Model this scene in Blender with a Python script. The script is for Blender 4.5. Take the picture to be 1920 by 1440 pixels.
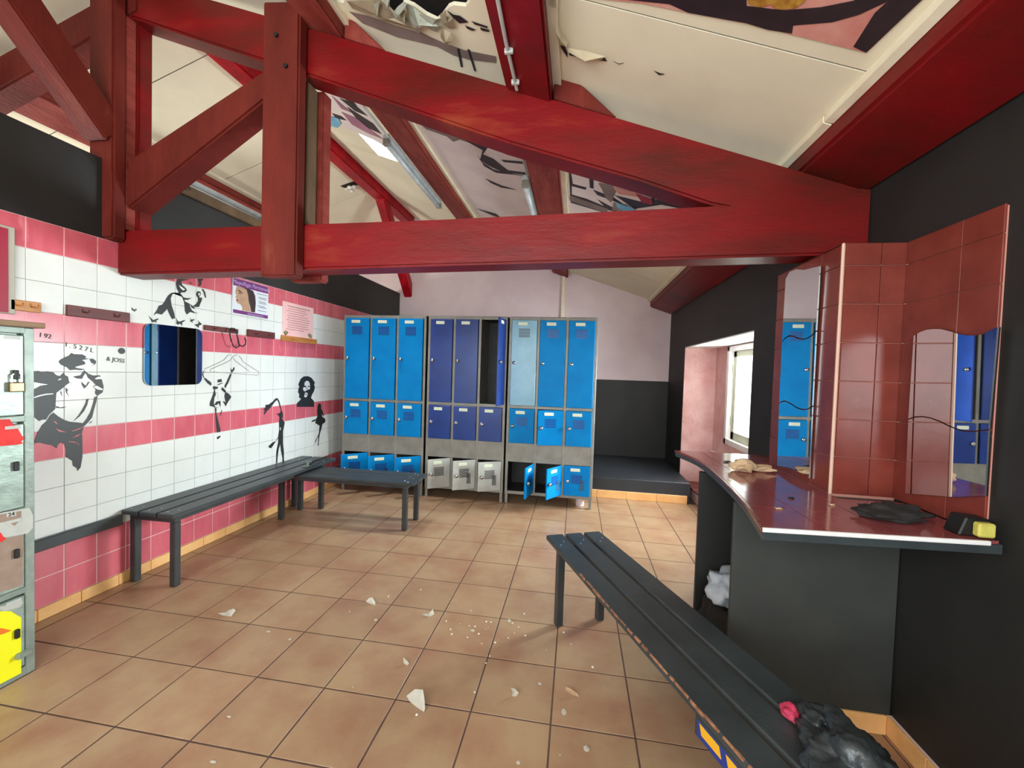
import bpy, bmesh, math, random
from mathutils import Vector, Matrix
random.seed(7)
for o in list(bpy.data.objects): bpy.data.objects.remove(o)
sc = bpy.context.scene
COL = sc.collection
PI = math.pi

# ------------------------------------------------------------------ camera, sky, daylight, added fill lights, exposure
F = 775.98; YAW, PITCH, ROLL = -.1542, -.0304, .0318
CAM = Vector((2.3867, -1.3152, 1.4262))
def cam_axes():
    cy, sy = math.cos(YAW), math.sin(YAW); cp, sp = math.cos(PITCH), math.sin(PITCH); cr, sr = math.cos(ROLL), math.sin(ROLL)
    w = Vector((sy*cp, cy*cp, sp)); r = Vector((cy, -sy, 0)); u = r.cross(w)
    return cr*r + sr*u, -sr*r + cr*u, w
AR, AU, AW = cam_axes()
cam = bpy.data.objects.new('camera', bpy.data.cameras.new('camera')); COL.objects.link(cam)
m = Matrix((AR, AU, -AW)).transposed().to_4x4(); m.translation = CAM
cam.matrix_world = m
cam.data.sensor_width = 36; cam.data.lens = F/1920*36; cam.data.clip_start = .05
sc.camera = cam

W = bpy.data.worlds.new('sky'); sc.world = W; W.use_nodes = True
bg = W.node_tree.nodes['Background']; bg.inputs[0].default_value = (.86, .94, 1, 1); bg.inputs[1].default_value = 2.2
sc.view_settings.view_transform = 'Standard'; sc.view_settings.look = 'None'
sc.view_settings.exposure = 1.2; sc.view_settings.gamma = 1; sc.view_settings.use_curve_mapping = False

def area(name, loc, direction, sx, sy, power, col=(1, 1, 1), spread=PI):
    l = bpy.data.lights.new(name, 'AREA'); l.shape = 'RECTANGLE'; l.size = sx; l.size_y = sy; l.energy = power; l.color = col; l.spread = spread
    o = bpy.data.objects.new(name, l); COL.objects.link(o); o.location = loc
    o.rotation_euler = Vector(direction).to_track_quat('-Z', 'Y').to_euler()
    return o
area('window_daylight', (4.62, 3.2, 1.4), (-1, -.12, -.1), 1.3, 1.2, 192, (.88, .98, 1))
area('skylight_daylight', (.47, 2.55, 4.3), (.05, -.02, -1), .42, .5, 60, (.88, .97, 1))
area('front_fill_light', (1.6, -2.52, 1.75), (.05, 1, .42), 3.0, 1.7, 39, (.93, 1, .96))  # soft fill lamp added behind the camera, tilted up to brighten the ceiling
area('far_room_fill_light', (-3.9, 1.2, 1.5), (1, 0, .5), 2.6, 1.6, 100, (.95, 1, .95))  # fill lamp added in the unseen next room to light its ceiling

# ------------------------------------------------------------------ geometry helpers
def ray(x, y): return AR*((x-960)/F) - AU*((y-720)/F) + AW
def on(x, y, ax, v):
    d = ray(x, y); return CAM + d*((v-CAM[ax])/d[ax])
def onp(x, y, n, k):
    n = Vector(n); d = ray(x, y); return CAM + d*((k-CAM.dot(n))/d.dot(n))

XL, XR, YB = -.43, 3.70, 4.95      # left wall, right wall, back wall
S = .351                            # roof slope
K0 = 3.274+S*.972                   # right slope at rafter tops: z = K0 - S*x
XM = -.30                           # ridge
KL = K0 + S*.60                     # left slope: z = KL + S*x
def zr(x, d=0): return K0 - S*x + d
def zl(x, d=0): return KL + S*x + d
CD = .10                            # ceiling lining above rafter tops

class MB:
    def __init__(s): s.bm = bmesh.new()
    def poly(s, pts):
        vs = [s.bm.verts.new(p) for p in pts]; return s.bm.faces.new(vs)
    def hull(s, a, b):              # two matching loops joined by sides
        va = [s.bm.verts.new(p) for p in a]; vb = [s.bm.verts.new(p) for p in b]; n = len(a)
        s.bm.faces.new(va); s.bm.faces.new(vb[::-1])
        for i in range(n):
            j = (i+1) % n; s.bm.faces.new((va[j], va[i], vb[i], vb[j]))
        return s
    def box(s, x0, x1, y0, y1, z0, z1):
        return s.hull([(x0,y0,z0),(x1,y0,z0),(x1,y1,z0),(x0,y1,z0)], [(x0,y0,z1),(x1,y0,z1),(x1,y1,z1),(x0,y1,z1)])
    def prism(s, pts, ax, a, b):    # polygon in the other two axes, extruded along ax
        f = {0: lambda p, v: (v, p[0], p[1]), 1: lambda p, v: (p[0], v, p[1]), 2: lambda p, v: (p[0], p[1], v)}[ax]
        return s.hull([f(p, a) for p in pts], [f(p, b) for p in pts])
    def tube(s, pts, r, n=8):
        pts = [Vector(p) for p in pts]; rings = []
        for i, p in enumerate(pts):
            t = (pts[min(i+1, len(pts)-1)] - pts[max(i-1, 0)]).normalized()
            up = Vector((0, 0, 1)) if abs(t.z) < .9 else Vector((1, 0, 0))
            a = t.cross(up).normalized(); b = t.cross(a)
            rings.append([s.bm.verts.new(p + (a*math.cos(2*PI*k/n) + b*math.sin(2*PI*k/n))*r) for k in range(n)])
        for q, w in zip(rings, rings[1:]):
            for k in range(n): s.bm.faces.new((q[k], q[(k+1) % n], w[(k+1) % n], w[k]))
        s.bm.faces.new(rings[0]); s.bm.faces.new(rings[-1][::-1]); return s
    def build(s, name, mat, parent=None, bevel=0, smooth=False, seg=1):
        bmesh.ops.recalc_face_normals(s.bm, faces=s.bm.faces)
        if bevel: bmesh.ops.bevel(s.bm, geom=s.bm.edges[:], offset=bevel, segments=seg, affect='EDGES', clamp_overlap=True)
        me = bpy.data.meshes.new(name); s.bm.to_mesh(me); s.bm.free()
        if smooth:
            for p in me.polygons: p.use_smooth = True
        me.materials.append(mat)
        return link(name, me, parent)
def link(name, me, parent=None):
    o = bpy.data.objects.new(name, me); COL.objects.link(o)
    if parent:
        o.parent = parent
        pm = world(parent)
        o.matrix_parent_inverse = pm.inverted()
    return o
def world(o):
    mm = o.matrix_basis.copy()
    return (world(o.parent) @ o.matrix_parent_inverse @ mm) if o.parent else mm
def tag(o, label=None, cat=None, group=None, kind=None):
    if label: o['label'] = label
    if cat: o['category'] = cat
    if group: o['group'] = group
    if kind: o['kind'] = kind
    return o
def empty(name, loc, label, cat, group=None):
    o = bpy.data.objects.new(name, None); COL.objects.link(o); o.location = loc; o.empty_display_size = .1
    return tag(o, label, cat, group)
def kids(o): return [c for c in bpy.data.objects if c.parent == o]
def copy_tree(o, parent=None):
    c = o.copy(); COL.objects.link(c)
    if parent: c.parent = parent; c.matrix_parent_inverse = o.matrix_parent_inverse.copy()
    for ch in kids(o): copy_tree(ch, c)
    return c
def box(name, mat, b, parent=None, bevel=.003): return MB().box(*b).build(name, mat, parent, bevel)

# ------------------------------------------------------------------ materials
def lin(c):
    r = []
    for v in c:
        v = v/255; r.append(v/12.92 if v <= .04045 else ((v+.055)/1.055)**2.4)
    return (*r, 1)
def mat(name, c1, c2=None, scale=3, rough=.6, metal=0, bump=0, bscale=None, stretch=(1, 1, 1), c3=None, spec=.5, lo=.35, hi=.65, detail=5, rv=0, pos=True):
    M = bpy.data.materials.new(name); M.use_nodes = True; nt = M.node_tree; N = nt.nodes; L = nt.links
    b = N['Principled BSDF']; b.inputs['Roughness'].default_value = rough; b.inputs['Metallic'].default_value = metal
    b.inputs['Specular IOR Level'].default_value = spec
    b.inputs['Base Color'].default_value = lin(c1)
    if not (c2 or bump or rv): return M
    if pos: vec = N.new('ShaderNodeNewGeometry').outputs['Position']
    else: vec = N.new('ShaderNodeTexCoord').outputs['Object']
    mp = N.new('ShaderNodeMapping'); mp.inputs['Scale'].default_value = stretch; L.new(vec, mp.inputs[0])
    col = None
    def noise(sc_, det=detail):
        n = N.new('ShaderNodeTexNoise'); n.inputs['Scale'].default_value = sc_; n.inputs['Detail'].default_value = det; n.inputs['Roughness'].default_value = .6
        L.new(mp.outputs[0], n.inputs['Vector']); return n
    if c2:
        n = noise(scale); cr = N.new('ShaderNodeValToRGB'); L.new(n.outputs[0], cr.inputs[0])
        cr.color_ramp.elements[0].position = lo; cr.color_ramp.elements[0].color = lin(c1)
        cr.color_ramp.elements[1].position = hi; cr.color_ramp.elements[1].color = lin(c2)
        if c3: e = cr.color_ramp.elements.new(min(.95, hi+.12)); e.color = lin(c3)
        col = cr.outputs[0]
    if rv:
        oi = N.new('ShaderNodeObjectInfo'); mr = N.new('ShaderNodeMapRange'); mr.inputs[3].default_value = 1-rv; mr.inputs[4].default_value = 1+rv
        L.new(oi.outputs['Random'], mr.inputs[0])
        hs = N.new('ShaderNodeHueSaturation'); L.new(mr.outputs[0], hs.inputs['Value'])
        if col: L.new(col, hs.inputs['Color'])
        else: hs.inputs['Color'].default_value = lin(c1)
        col = hs.outputs[0]
    if col: L.new(col, b.inputs['Base Color'])
    if bump:
        n = noise(bscale or scale*6, 6); bp = N.new('ShaderNodeBump'); bp.inputs['Strength'].default_value = bump; bp.inputs['Distance'].default_value = .01
        L.new(n.outputs[0], bp.inputs['Height']); L.new(bp.outputs[0], b.inputs['Normal'])
    return M
RED = mat('red_paint', (84, 25, 18), (124, 15, 20), 1.7, .42, bump=.3, bscale=10, stretch=(.6, 1, 2.2), c3=(142, 54, 34), lo=.34, hi=.6, spec=.22, detail=8)
POSTM = mat('red_brown_paint', (92, 29, 22), (112, 38, 29), 2.6, .6, bump=.4, bscale=26, stretch=(2, 1, .6), c3=(136, 68, 50), lo=.38, hi=.66, spec=.22)
BRIGHT = mat('bright_red_paint', (176, 14, 30), (130, 10, 22), 5, .4, bump=.5, bscale=30, c3=(196, 52, 66), spec=.2)
PINKW = mat('faded_pink_paint', (150, 68, 58), (120, 42, 36), 6, .6, spec=.2, bump=.5, bscale=40, stretch=(2, .5, 2), c3=(166, 104, 88))
RAWW = mat('bare_wood', (108, 84, 58), (88, 66, 44), 8, .7, bump=.4, bscale=50, stretch=(1, 1, .3))
CREAM = mat('cream_ceiling_board', (238, 228, 200), (226, 215, 188), 1.6, .75, bump=.12, bscale=9)
CREAMP = mat('cream_batten', (242, 234, 206), (226, 214, 184), 6, .6)
DARKVOID = mat('roof_deck_wood', (44, 34, 28), (30, 24, 20), 6, .9, bump=.4)
BLACKW = mat('black_wall_paint', (36, 36, 34), (28, 28, 27), 3, .6, bump=.15, bscale=18)
GREYP = mat('dark_grey_panel', (62, 64, 60), (48, 50, 48), 2.5, .6, bump=.1)
GREYW = mat('charcoal_wall_paint', (46, 49, 54), (38, 41, 45), 2, .5, bump=.1)
PALE = mat('pale_pink_plaster', (230, 210, 210), (216, 194, 196), 1.5, .8, bump=.25, bscale=14)
PINKPL = mat('pink_plaster', (232, 194, 190), (214, 160, 156), 4, .75, bump=.8, bscale=26, c3=(236, 204, 200))
GROUTG = mat('grey_grout', (150, 152, 146), rough=.8)
GROUTP = mat('pale_pink_grout', (240, 206, 204), rough=.8)
TW = mat('white_glazed_tile', (236, 238, 234), (228, 232, 226), 3, .2, rv=.015)
TP = mat('pink_glazed_tile', (222, 112, 124), (208, 94, 108), 9, .25, rv=.05, stretch=(1, 1, .3), c3=(230, 130, 140))
TR_ = mat('rose_glazed_tile', (128, 58, 48), (108, 46, 38), 5, .25, spec=.3, rv=.04, c3=(140, 74, 64), bump=.06, bscale=20)
TFL = mat('terracotta_floor_tile', (172, 142, 109), (154, 110, 84), 3.4, .36, rv=.05, c3=(164, 130, 100), lo=.4, hi=.72, bump=.08, bscale=30)
TCT = mat('counter_glazed_tile', (152, 78, 78), (134, 64, 66), 5, .13, spec=.9, rv=.03, c3=(148, 84, 84), bump=.05, bscale=12)
GROUTR = mat('rose_grout', (196, 134, 120), rough=.8)
TRIMR = mat('ivory_corner_trim', (214, 178, 158), rough=.5)
GROUTF = mat('dark_floor_grout', (74, 52, 44), (96, 72, 60), 12, .9)
SKT = mat('tan_skirting_tile', (250, 198, 132), (236, 178, 112), 8, .45, rv=.03)
BENCH = mat('charcoal_bench_paint', (58, 65, 67), (48, 54, 56), 8, .42, bump=.12, bscale=40, stretch=(1, 1, 1))
LEG = mat('charcoal_metal_paint', (60, 62, 64), (50, 52, 54), 10, .4, metal=.1)
WORN = mat('worn_wood_edge', (74, 50, 44), (150, 104, 76), 26, .7, lo=.45, hi=.62)
GALV = mat('aged_galvanised_steel', (146, 158, 148), (126, 138, 130), 14, .42, metal=.35, bump=.15, bscale=60, c3=(170, 180, 170))
GALVD = mat('galvanised_door', (158, 176, 164), (128, 144, 134), 9, .34, metal=.3, bump=.12, bscale=25, c3=(180, 196, 186), stretch=(1, 1, 1.8))
LGREY = mat('grey_locker_enamel', (150, 148, 138), (134, 132, 124), 10, .45, metal=.1)
BLUE = mat('blue_locker_enamel', (0, 136, 206), (0, 126, 198), 6, .5, spec=.12)
DBLUE = mat('deep_blue_enamel', (20, 60, 140), (16, 50, 124), 6, .35)
LWHITE = mat('pale_grey_enamel', (196, 198, 192), (180, 182, 176), 10, .45)
BLK = mat('black', (16, 16, 17), rough=.55)
STENCIL = mat('black_vinyl', (38, 39, 38), rough=.45)
PAPER = mat('white_paper', (238, 236, 226), (222, 218, 204), 20, .8)
LABEL = mat('label_paper', (226, 236, 210), rough=.7)
CHROME = mat('chrome', (200, 200, 200), rough=.2, metal=1)
BRASS = mat('dull_padlock_metal', (130, 110, 84), rough=.35, metal=.8)
MIRROR = mat('mirror_silver', (235, 238, 238), rough=.015, metal=1)
WHITEP = mat('white_gloss_paint', (240, 238, 236), (228, 224, 222), 6, .4)
OLIVE = mat('pale_olive_frame', (206, 208, 186), (190, 192, 170), 8, .5)
REDP = mat('scraped_red_paint', (232, 50, 44), (214, 34, 34), 18, .6)
YEL = mat('yellow_sticker', (244, 240, 10), rough=.5)
ORA = mat('orange_print', (232, 118, 20), rough=.5)
BROWNP = mat('brown_paint_patch', (160, 138, 122), (148, 126, 110), 20, .7)
MAR = mat('maroon_wood', (106, 44, 40), (88, 34, 32), 10, .5, stretch=(1, .3, 2))
PINE = mat('varnished_pine', (200, 136, 68), (178, 112, 48), 12, .45, stretch=(1, .3, 3))
TUBE = mat('fluorescent_tube_housing', (206, 214, 216), (186, 194, 196), 12, .25)
PURP = mat('purple_print', (118, 46, 118), rough=.5)
SKIN = mat('skin_print', (196, 158, 128), (180, 140, 110), 20, .6)
HAIR = mat('dark_hair_print', (52, 32, 34), rough=.6)
TXT = mat('grey_text_print', (120, 122, 130), rough=.6)
LAV = mat('lavender_text_print', (190, 170, 220), rough=.6)
PINKPAPER = mat('pink_paper', (246, 204, 202), (240, 190, 190), 8, .8)
CRIM = mat('crimson_board', (158, 12, 50), rough=.5)
BAGD = mat('dark_plastic_bag', (60, 66, 68), (38, 42, 44), 9, .3, bump=.5, bscale=30)
BAGW = mat('translucent_white_plastic', (196, 204, 212), (166, 174, 184), 9, .35, bump=.4, bscale=30)
CLOTHB = mat('black_cloth', (26, 24, 24), (38, 34, 32), 14, .85, bump=.5, bscale=60)
RAG = mat('beige_rag', (206, 176, 142), (186, 152, 118), 12, .85, bump=.6, bscale=50)
BLUEP = mat('blue_print', (34, 52, 130), rough=.5)
ART1 = mat('ink_black_print', (30, 24, 30), (48, 36, 44), 8, .5)
ART2 = mat('mauve_print', (178, 120, 140), (150, 96, 124), 8, .5)
ART3 = mat('salmon_print', (206, 128, 116), (220, 160, 146), 5, .5)
ART4 = mat('gold_print', (196, 150, 60), (150, 96, 30), 30, .5)
ART5 = mat('sky_blue_print', (96, 160, 196), (130, 190, 214), 12, .5)
ARTG = mat('grey_shade_print', (122, 104, 98), (140, 122, 114), 6, .6)
PRINTW = mat('pale_print_paper', (238, 224, 216), (224, 208, 204), 3, .6)
GLASS = bpy.data.materials.new('window_glass'); GLASS.use_nodes = True
nt = GLASS.node_tree; nt.nodes.clear(); _o = nt.nodes.new('ShaderNodeOutputMaterial'); _m = nt.nodes.new('ShaderNodeMixShader')
_t = nt.nodes.new('ShaderNodeBsdfTransparent'); _g = nt.nodes.new('ShaderNodeBsdfGlossy'); _g.inputs['Roughness'].default_value = .03
_m.inputs[0].default_value = .06; nt.links.new(_t.outputs[0], _m.inputs[1]); nt.links.new(_g.outputs[0], _m.inputs[2]); nt.links.new(_m.outputs[0], _o.inputs[0])

# ------------------------------------------------------------------ FLOOR
T = 1/3
floor = box('floor', GROUTF, (XL-.15, 4.15, -2.7, YB+.1, -.15, -.0016), bevel=0); tag(floor, kind='structure')
pit = {}
def tile_mesh(name, w, h, d, mt, bv=.0012):
    b = MB().box(-w/2, w/2, -h/2, h/2, -d, 0); bmesh.ops.recalc_face_normals(b.bm, faces=b.bm.faces)
    top = [e for e in b.bm.edges if all(abs(v.co.z) < 1e-6 for v in e.verts)]
    bmesh.ops.bevel(b.bm, geom=top, offset=bv, segments=1, affect='EDGES')
    me = bpy.data.meshes.new(name); b.bm.to_mesh(me); b.bm.free(); me.materials.append(mt); return me
fm = tile_mesh('tile', T-.007, T-.007, .012, TFL)
fme = {}
for i in range(-1, 12):
    for j in range(-6, 11):
        x0, x1 = max(i*T, XL), min((i+1)*T, 3.76); y0, y1 = j*T, min((j+1)*T, 3.55)
        if i == -1: x0 = -T
        if y1-y0 < .05 or x1-x0 < .03: continue
        if abs(x1-x0-T) < 1e-6 and abs(y1-y0-T) < 1e-6: me = fm
        else:
            kx = (round(x1-x0, 3), round(y1-y0, 3))
            if kx not in fme: fme[kx] = tile_mesh('tile', x1-x0-.007, y1-y0-.007, .012, TFL)
            me = fme[kx]
        o = link('tile', me, floor); o.location = ((x0+x1)/2, (y0+y1)/2, random.uniform(-.0006, .0006))
        o.rotation_euler = (random.uniform(-.0015, .0015), random.uniform(-.0015, .0015), random.uniform(-.001, .001))
b = MB()
for j in range(-6, 11): b.box(XL, -T-.006, j*T+.003, min((j+1)*T, 3.55)-.003, -.012, 0)
tag(b.build('cut_edge_tiles', TFL, floor), kind='stuff')

# ------------------------------------------------------------------ LEFT WALL
ZT = [.068+.1594*k for k in range(14)]
wl = MB(); wl.box(XL-.14, XL-.006, -2.6, YB, 0, 2.61); wl = wl.build('wall_left', BLACKW); tag(wl, kind='structure')
mk = lambda n, mt, z0, z1: tag(box(n, mt, (XL-.007, XL-.002, -2.6, 4.6, z0, z1), wl, 0))
mk('grout', GROUTP, .068, ZT[2]); mk('grout', GROUTG, ZT[2], ZT[5]); mk('grout', GROUTP, ZT[5], ZT[6]); mk('grout', GROUTG, ZT[6], ZT[9])
mk('grout', GROUTP, ZT[9], ZT[10]); mk('grout', GROUTG, ZT[10], ZT[12]); mk('grout', GROUTP, ZT[12], ZT[13])
def vt(mt, gap):
    h, w = .1594-gap, .1608-gap
    b = MB().box(-.008, 0, -w/2, w/2, -h/2, h/2)
    bmesh.ops.recalc_face_normals(b.bm, faces=b.bm.faces)
    f = [e for e in b.bm.edges if all(abs(v.co.x) < 1e-6 for v in e.verts)]; bmesh.ops.bevel(b.bm, geom=f, offset=.0012, segments=1, affect='EDGES')
    me = bpy.data.meshes.new('tile'); b.bm.to_mesh(me); b.bm.free(); me.materials.append(mt); return me
mW, mP = vt(TW, .0028), vt(TP, .0048)
pinkrows = (0, 1, 5, 9, 12)
for r in range(13):
    for c in range(-3, 18):
        y = .576+.1608*c+.0804
        o = link('tile', mP if r in pinkrows else mW, wl); o.location = (XL+random.uniform(-.0004, .0004), y, (ZT[r]+ZT[r+1])/2)
        o.rotation_euler = (0, random.uniform(-.002, .002), random.uniform(-.002, .002))
for rows, mt in ((pinkrows, TP), ([r for r in range(13) if r not in pinkrows], TW)):
    b = MB()
    for r in rows:
        for c in list(range(-18, -3))+list(range(18, 25)):
            y = .576+.1608*c; b.box(XL-.006, XL, y+.0015, y+.1593, ZT[r]+.0015, ZT[r]+.1579)
    tag(b.build('hidden_end_tiles', mt, wl), kind='stuff')
bb = MB().box(XL-.01, XL+.004, -2.6, YB, 0, .066).build('baseboard_left', GROUTP); tag(bb, kind='structure')
for k in range(20):
    y = .05+.2*k - .2
    box('tile', SKT, (XL, XL+.012, y+.0015, y+.1985, .001, .068), bb, .002)

# ------------------------------------------------------------------ other walls
YN0, YN1, XN = 2.07, 4.10, 4.07      # window niche
wr = MB()
wr.box(XR, 4.3, -2.6, YN0, 0, 2.62); wr.box(XR, 4.3, YN1, YB+.1, 0, 2.62); wr.box(XR, 4.3, YN0, YN1, 1.80, 2.62)
wr = wr.build('wall_right', BLACKW); tag(wr, kind='structure')
nb = MB(); nb.box(XR+.004, XN, YN1-.012, YN1, .13, 1.795); nb.box(XR+.004, XN, YN0, YN0+.012, .13, 1.795)      # rendered reveals
wy0, wy1, wz0, wz1 = 2.25, 3.63, .70, 1.775
nb.box(XN, XN+.05, wy1, YN1, 0, 1.8); nb.box(XN, XN+.05, YN0, wy0, 0, 1.8); nb.box(XN, XN+.05, wy0, wy1, 0, wz0); nb.box(XN, XN+.05, wy0, wy1, wz1, 1.8)
nb = nb.build('wall_niche', PINKPL); tag(nb, kind='structure')
box('soffit', WHITEP, (XR+.004, XN, YN0+.012, YN1-.012, 1.785, 1.797), nb, 0)
led = box('trim_1', PINKPL, (3.765, XN, YN0+.012, YN1-.012, -.004, .115), bevel=.006); tag(led, kind='structure')
for k in range(10):
    y = YN0+.02+.2*k
    box('tile', TR_, (3.76, XN-.01, y+.002, y+.198, .115, .128), led, .002)
# pipe-boxing strip and sill line in the niche
box('sill_board', PALE, (XN-.05, XN, YN0+.02, YN1-.02, .52, .545), nb, .003)
# window with white casing and two olive casements
wn = MB()
for a in ((XN-.03, XN+.12, wy0, wy0+.06, wz0, wz1), (XN-.03, XN+.12, wy1-.06, wy1, wz0, wz1), (XN-.03, XN+.12, wy0, wy1, wz0, wz0+.06), (XN-.03, XN+.12, wy0, wy1, wz1-.05, wz1)): wn.box(*a)
wn = wn.build('window_1', WHITEP, None, .003); tag(wn, kind='structure')
for q, (a, c) in enumerate(((wy0+.06, 2.94), (2.94, wy1-.06))):
    z0, z1 = wz0+.06, wz1-.05; s = .085
    f = MB()
    for e in ((a, a+s, z0, z1), (c-s, c, z0, z1), (a, c, z0, z0+s), (a, c, z1-s*.8, z1)): f.box(XN+.02, XN+.065, *e)
    f = f.build('casement', OLIVE, wn, .005)
    box('pane', GLASS, (XN+.04, XN+.046, a+s*.9, c-s*.9, z0+s*.9, z1-s*.7), f, 0)
    f2 = MB().tube([(XN+.015, c-.02, z0+.15), (XN+.015, c-.02, z0+.25)], .008); f2.build('hinge', OLIVE, f)
    f3 = MB().tube([(XN+.015, c-.02, z1-.25), (XN+.015, c-.02, z1-.15)], .008); f3.build('hinge', OLIVE, f)
# back gable wall
wb = MB(); wb.prism([(-4, 0), (4.3, 0), (4.3, zr(4.3, .5)), (XM, zr(XM, .5)), (-4, zl(-4, .5))], 1, YB, YB+.12)
wb = wb.build('wall_back', PALE); tag(wb, kind='structure')
box('dark_dado', BLACKW, (XL, XR, YB-.006, YB, 0, 1.35), wb, 0)
pf = box('raised_platform', GREYW, (2.2, XR-.005, 3.56, YB-.01, -.004, .232), bevel=.006); tag(pf, kind='structure')
bs = box('baseboard_back', GROUTP, (2.2, 3.66, 3.548, 3.558, 0, .088), bevel=0); tag(bs, kind='structure')
for k in range(4):
    x = 2.33+.3333*k; box('tile', SKT, (x+.0015, min(x+.3318, 3.66), 3.538, 3.55, .001, .09), bs, .002)
# front wall behind the camera with an opening added for the fill light, and the neighbouring room's outer wall
wf = MB(); wf.box(-4, 0, -2.7, -2.6, 0, 4); wf.box(3.2, 4.3, -2.7, -2.6, 0, 3.2); wf.box(0, 3.2, -2.7, -2.6, 0, .8); wf.box(0, 3.2, -2.7, -2.6, 2.7, 4)
wf = wf.build('wall_front', PALE); tag(wf, kind='structure')
wo = MB(); wo.box(-4.1, -4, -2.7, YB+.1, 0, 3); wo = wo.build('wall_far_left', PALE); tag(wo, kind='structure')
ff = box('floor_far_left', PALE, (-4, XL-.14, -2.7, YB, -.1, 0), bevel=0); tag(ff, kind='structure')
# skirting at the right front corner
br = box('baseboard_right', GROUTP, (XR-.012, XR, -.4, .55, 0, .078), bevel=0); tag(br, kind='structure')
for k in range(4):
    y = -.25+.2*k; box('tile', SKT, (XR-.022, XR-.01, y+.0015, y+.1985, .001, .08), br, .002)

# ------------------------------------------------------------------ CEILING (boards between purlins) and roof deck
sx0, sx1, sy0, sy1 = .28, .66, 2.32, 2.76     # skylight opening
hx0, hx1, hy0, hy1 = 1.10, 1.92, -.05, .60    # torn hole
cl = MB()
def slab(b, side, x0, x1, y0, y1, d0, d1):
    z = zr if side > 0 else zl
    b.hull([(x0, y0, z(x0, d0)), (x1, y0, z(x1, d0)), (x1, y1, z(x1, d0)), (x0, y1, z(x0, d0))], [(x0, y0, z(x0, d1)), (x1, y0, z(x1, d1)), (x1, y1, z(x1, d1)), (x0, y1, z(x0, d1))])
D0, D1 = .30, .34
slab(cl, 1, XM, sx0, -2.7, YB+.1, D0, D1); slab(cl, 1, sx1, 4.4, -2.7, YB+.1, D0, D1); slab(cl, 1, sx0, sx1, -2.7, sy0, D0, D1); slab(cl, 1, sx0, sx1, sy1, YB+.1, D0, D1)
slab(cl, -1, -4.2, XM, -2.7, YB+.1, D0, D1)
cl = cl.build('ceiling', DARKVOID); tag(cl, kind='structure')
def panel(side, x0, x1, y0, y1, mt=CREAM):
    g = .0015; b = MB(); slab(b, side, x0+g, x1-g, y0+.004, y1-.004, CD, CD+.018); return b.build('ceiling_board', mt, cl)
UP, MP, EP = (.80, 1.04), (1.97, 2.21), (3.40, 3.72)
ys = [-2.6, -2.1, -.9, .365, 1.5, 2.7, 3.9, YB]
for a, c in zip(ys, ys[1:]):
    if a == 1.5:
        for q in ((XM+.09, UP[0], 1.5, sy0), (XM+.09, sx0, sy0, 2.7), (sx1, UP[0], sy0, 2.7)): panel(1, *q)
    elif a == 2.7:
        for q in ((XM+.09, sx0, 2.7, sy1), (sx1, UP[0], 2.7, sy1), (XM+.09, UP[0], sy1, 3.9)): panel(1, *q)
    else: panel(1, XM+.09, UP[0], a, c)
    if a == -.9: panel(1, UP[1], MP[0], -.9, hy0)
    elif a == .365: pass
    else: panel(1, UP[1], MP[0], a, c)
    panel(1, MP[1], EP[0]+.02, a, c)
    for x0, x1 in ((-1.5, XM-.09), (-2.85, -1.76), (-3.95, -2.85)): panel(-1, x0, x1, a, c)
# the torn bay: irregular board edges round the hole
def ragged(pts, d=CD, th=.018, mt=CREAM, name='torn_ceiling_board'):
    b = MB(); b.hull([(x, y, zr(x, d)) for x, y in pts], [(x, y, zr(x, d+th)) for x, y in pts]); return b.build(name, mt, cl)
def P2(px, d=CD):           # a ceiling point (x, y) on the right slope
    v = onp(px[0], px[1], (S, 0, 1), K0+d); return (v.x, v.y)
ragged([(1.04, .74), (1.11, .74), (1.20, .66), (1.30, .60), (1.36, .64), (1.40, .72), (1.45, .70), (1.50, .62), (1.55, .63), (1.60, .665), (1.65, .68), (1.69, .64), (1.74, .58), (1.77, .56), (1.83, .55), (1.87, .50), (1.91, .45), (1.97, .42), (1.97, 1.5), (1.04, 1.5)])
ragged([(1.04, -.05), (1.97, -.05), (1.97, .02), (1.85, .05), (1.7, -.01), (1.5, .06), (1.3, 0), (1.15, .08), (1.04, .05)])
# skylight shaft, frame, pane
sk = MB()
for a in ((sx0-.02, sx0, sy0-.02, sy1+.02), (sx1, sx1+.02, sy0-.02, sy1+.02), (sx0, sx1, sy0-.02, sy0), (sx0, sx1, sy1, sy1+.02)): slab(sk, 1, *a, CD+.01, .42)
sk = sk.build('window_2', WHITEP); tag(sk, kind='structure')
pn = MB(); slab(pn, 1, sx0, sx1, sy0, sy1, .38, .385); pn.build('pane', GLASS, sk)

# battens (cream cover strips)
def strip(side, x0, x1, y0, y1, d0, d1, mt=CREAMP, name='batten'):
    b = MB(); slab(b, side, x0, x1, y0, y1, d0, d1); return b.build(name, mt, cl, .002)
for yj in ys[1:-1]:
    for sd, q0, q1 in ((1, XM+.1, UP[0]), (1, MP[1], EP[0]), (-1, -2.8, XM-.1)): (q1 < sx0+.6 and q1 > 0 and yj == 2.7) or strip(sd, q0, q1, yj-.0035, yj+.0035, CD+.003, CD+.018, DARKVOID, 'joint_shadow')  # dark strips set into the board gaps to stand for their shadow
strip(1, UP[1], UP[1]+.035, .3, YB, CD-.035, CD); strip(1, MP[1], MP[1]+.045, -.2, YB, CD-.03, CD)
strip(1, MP[1]+.01, MP[1]+.05, -2.6, .40, CD-.03, CD)
strip(1, EP[0]-.035, EP[0]-.001, .62, YB, CD-.03, CD); strip(1, EP[0]-.035, EP[0]-.001, -2.6, .61, CD-.03, CD)
strip(-1, -1.50, -1.46, -2.6, YB, CD-.03, CD)
strip(1, 1.76, 1.80, 3.95, 4.9, CD-.02, CD)
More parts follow.
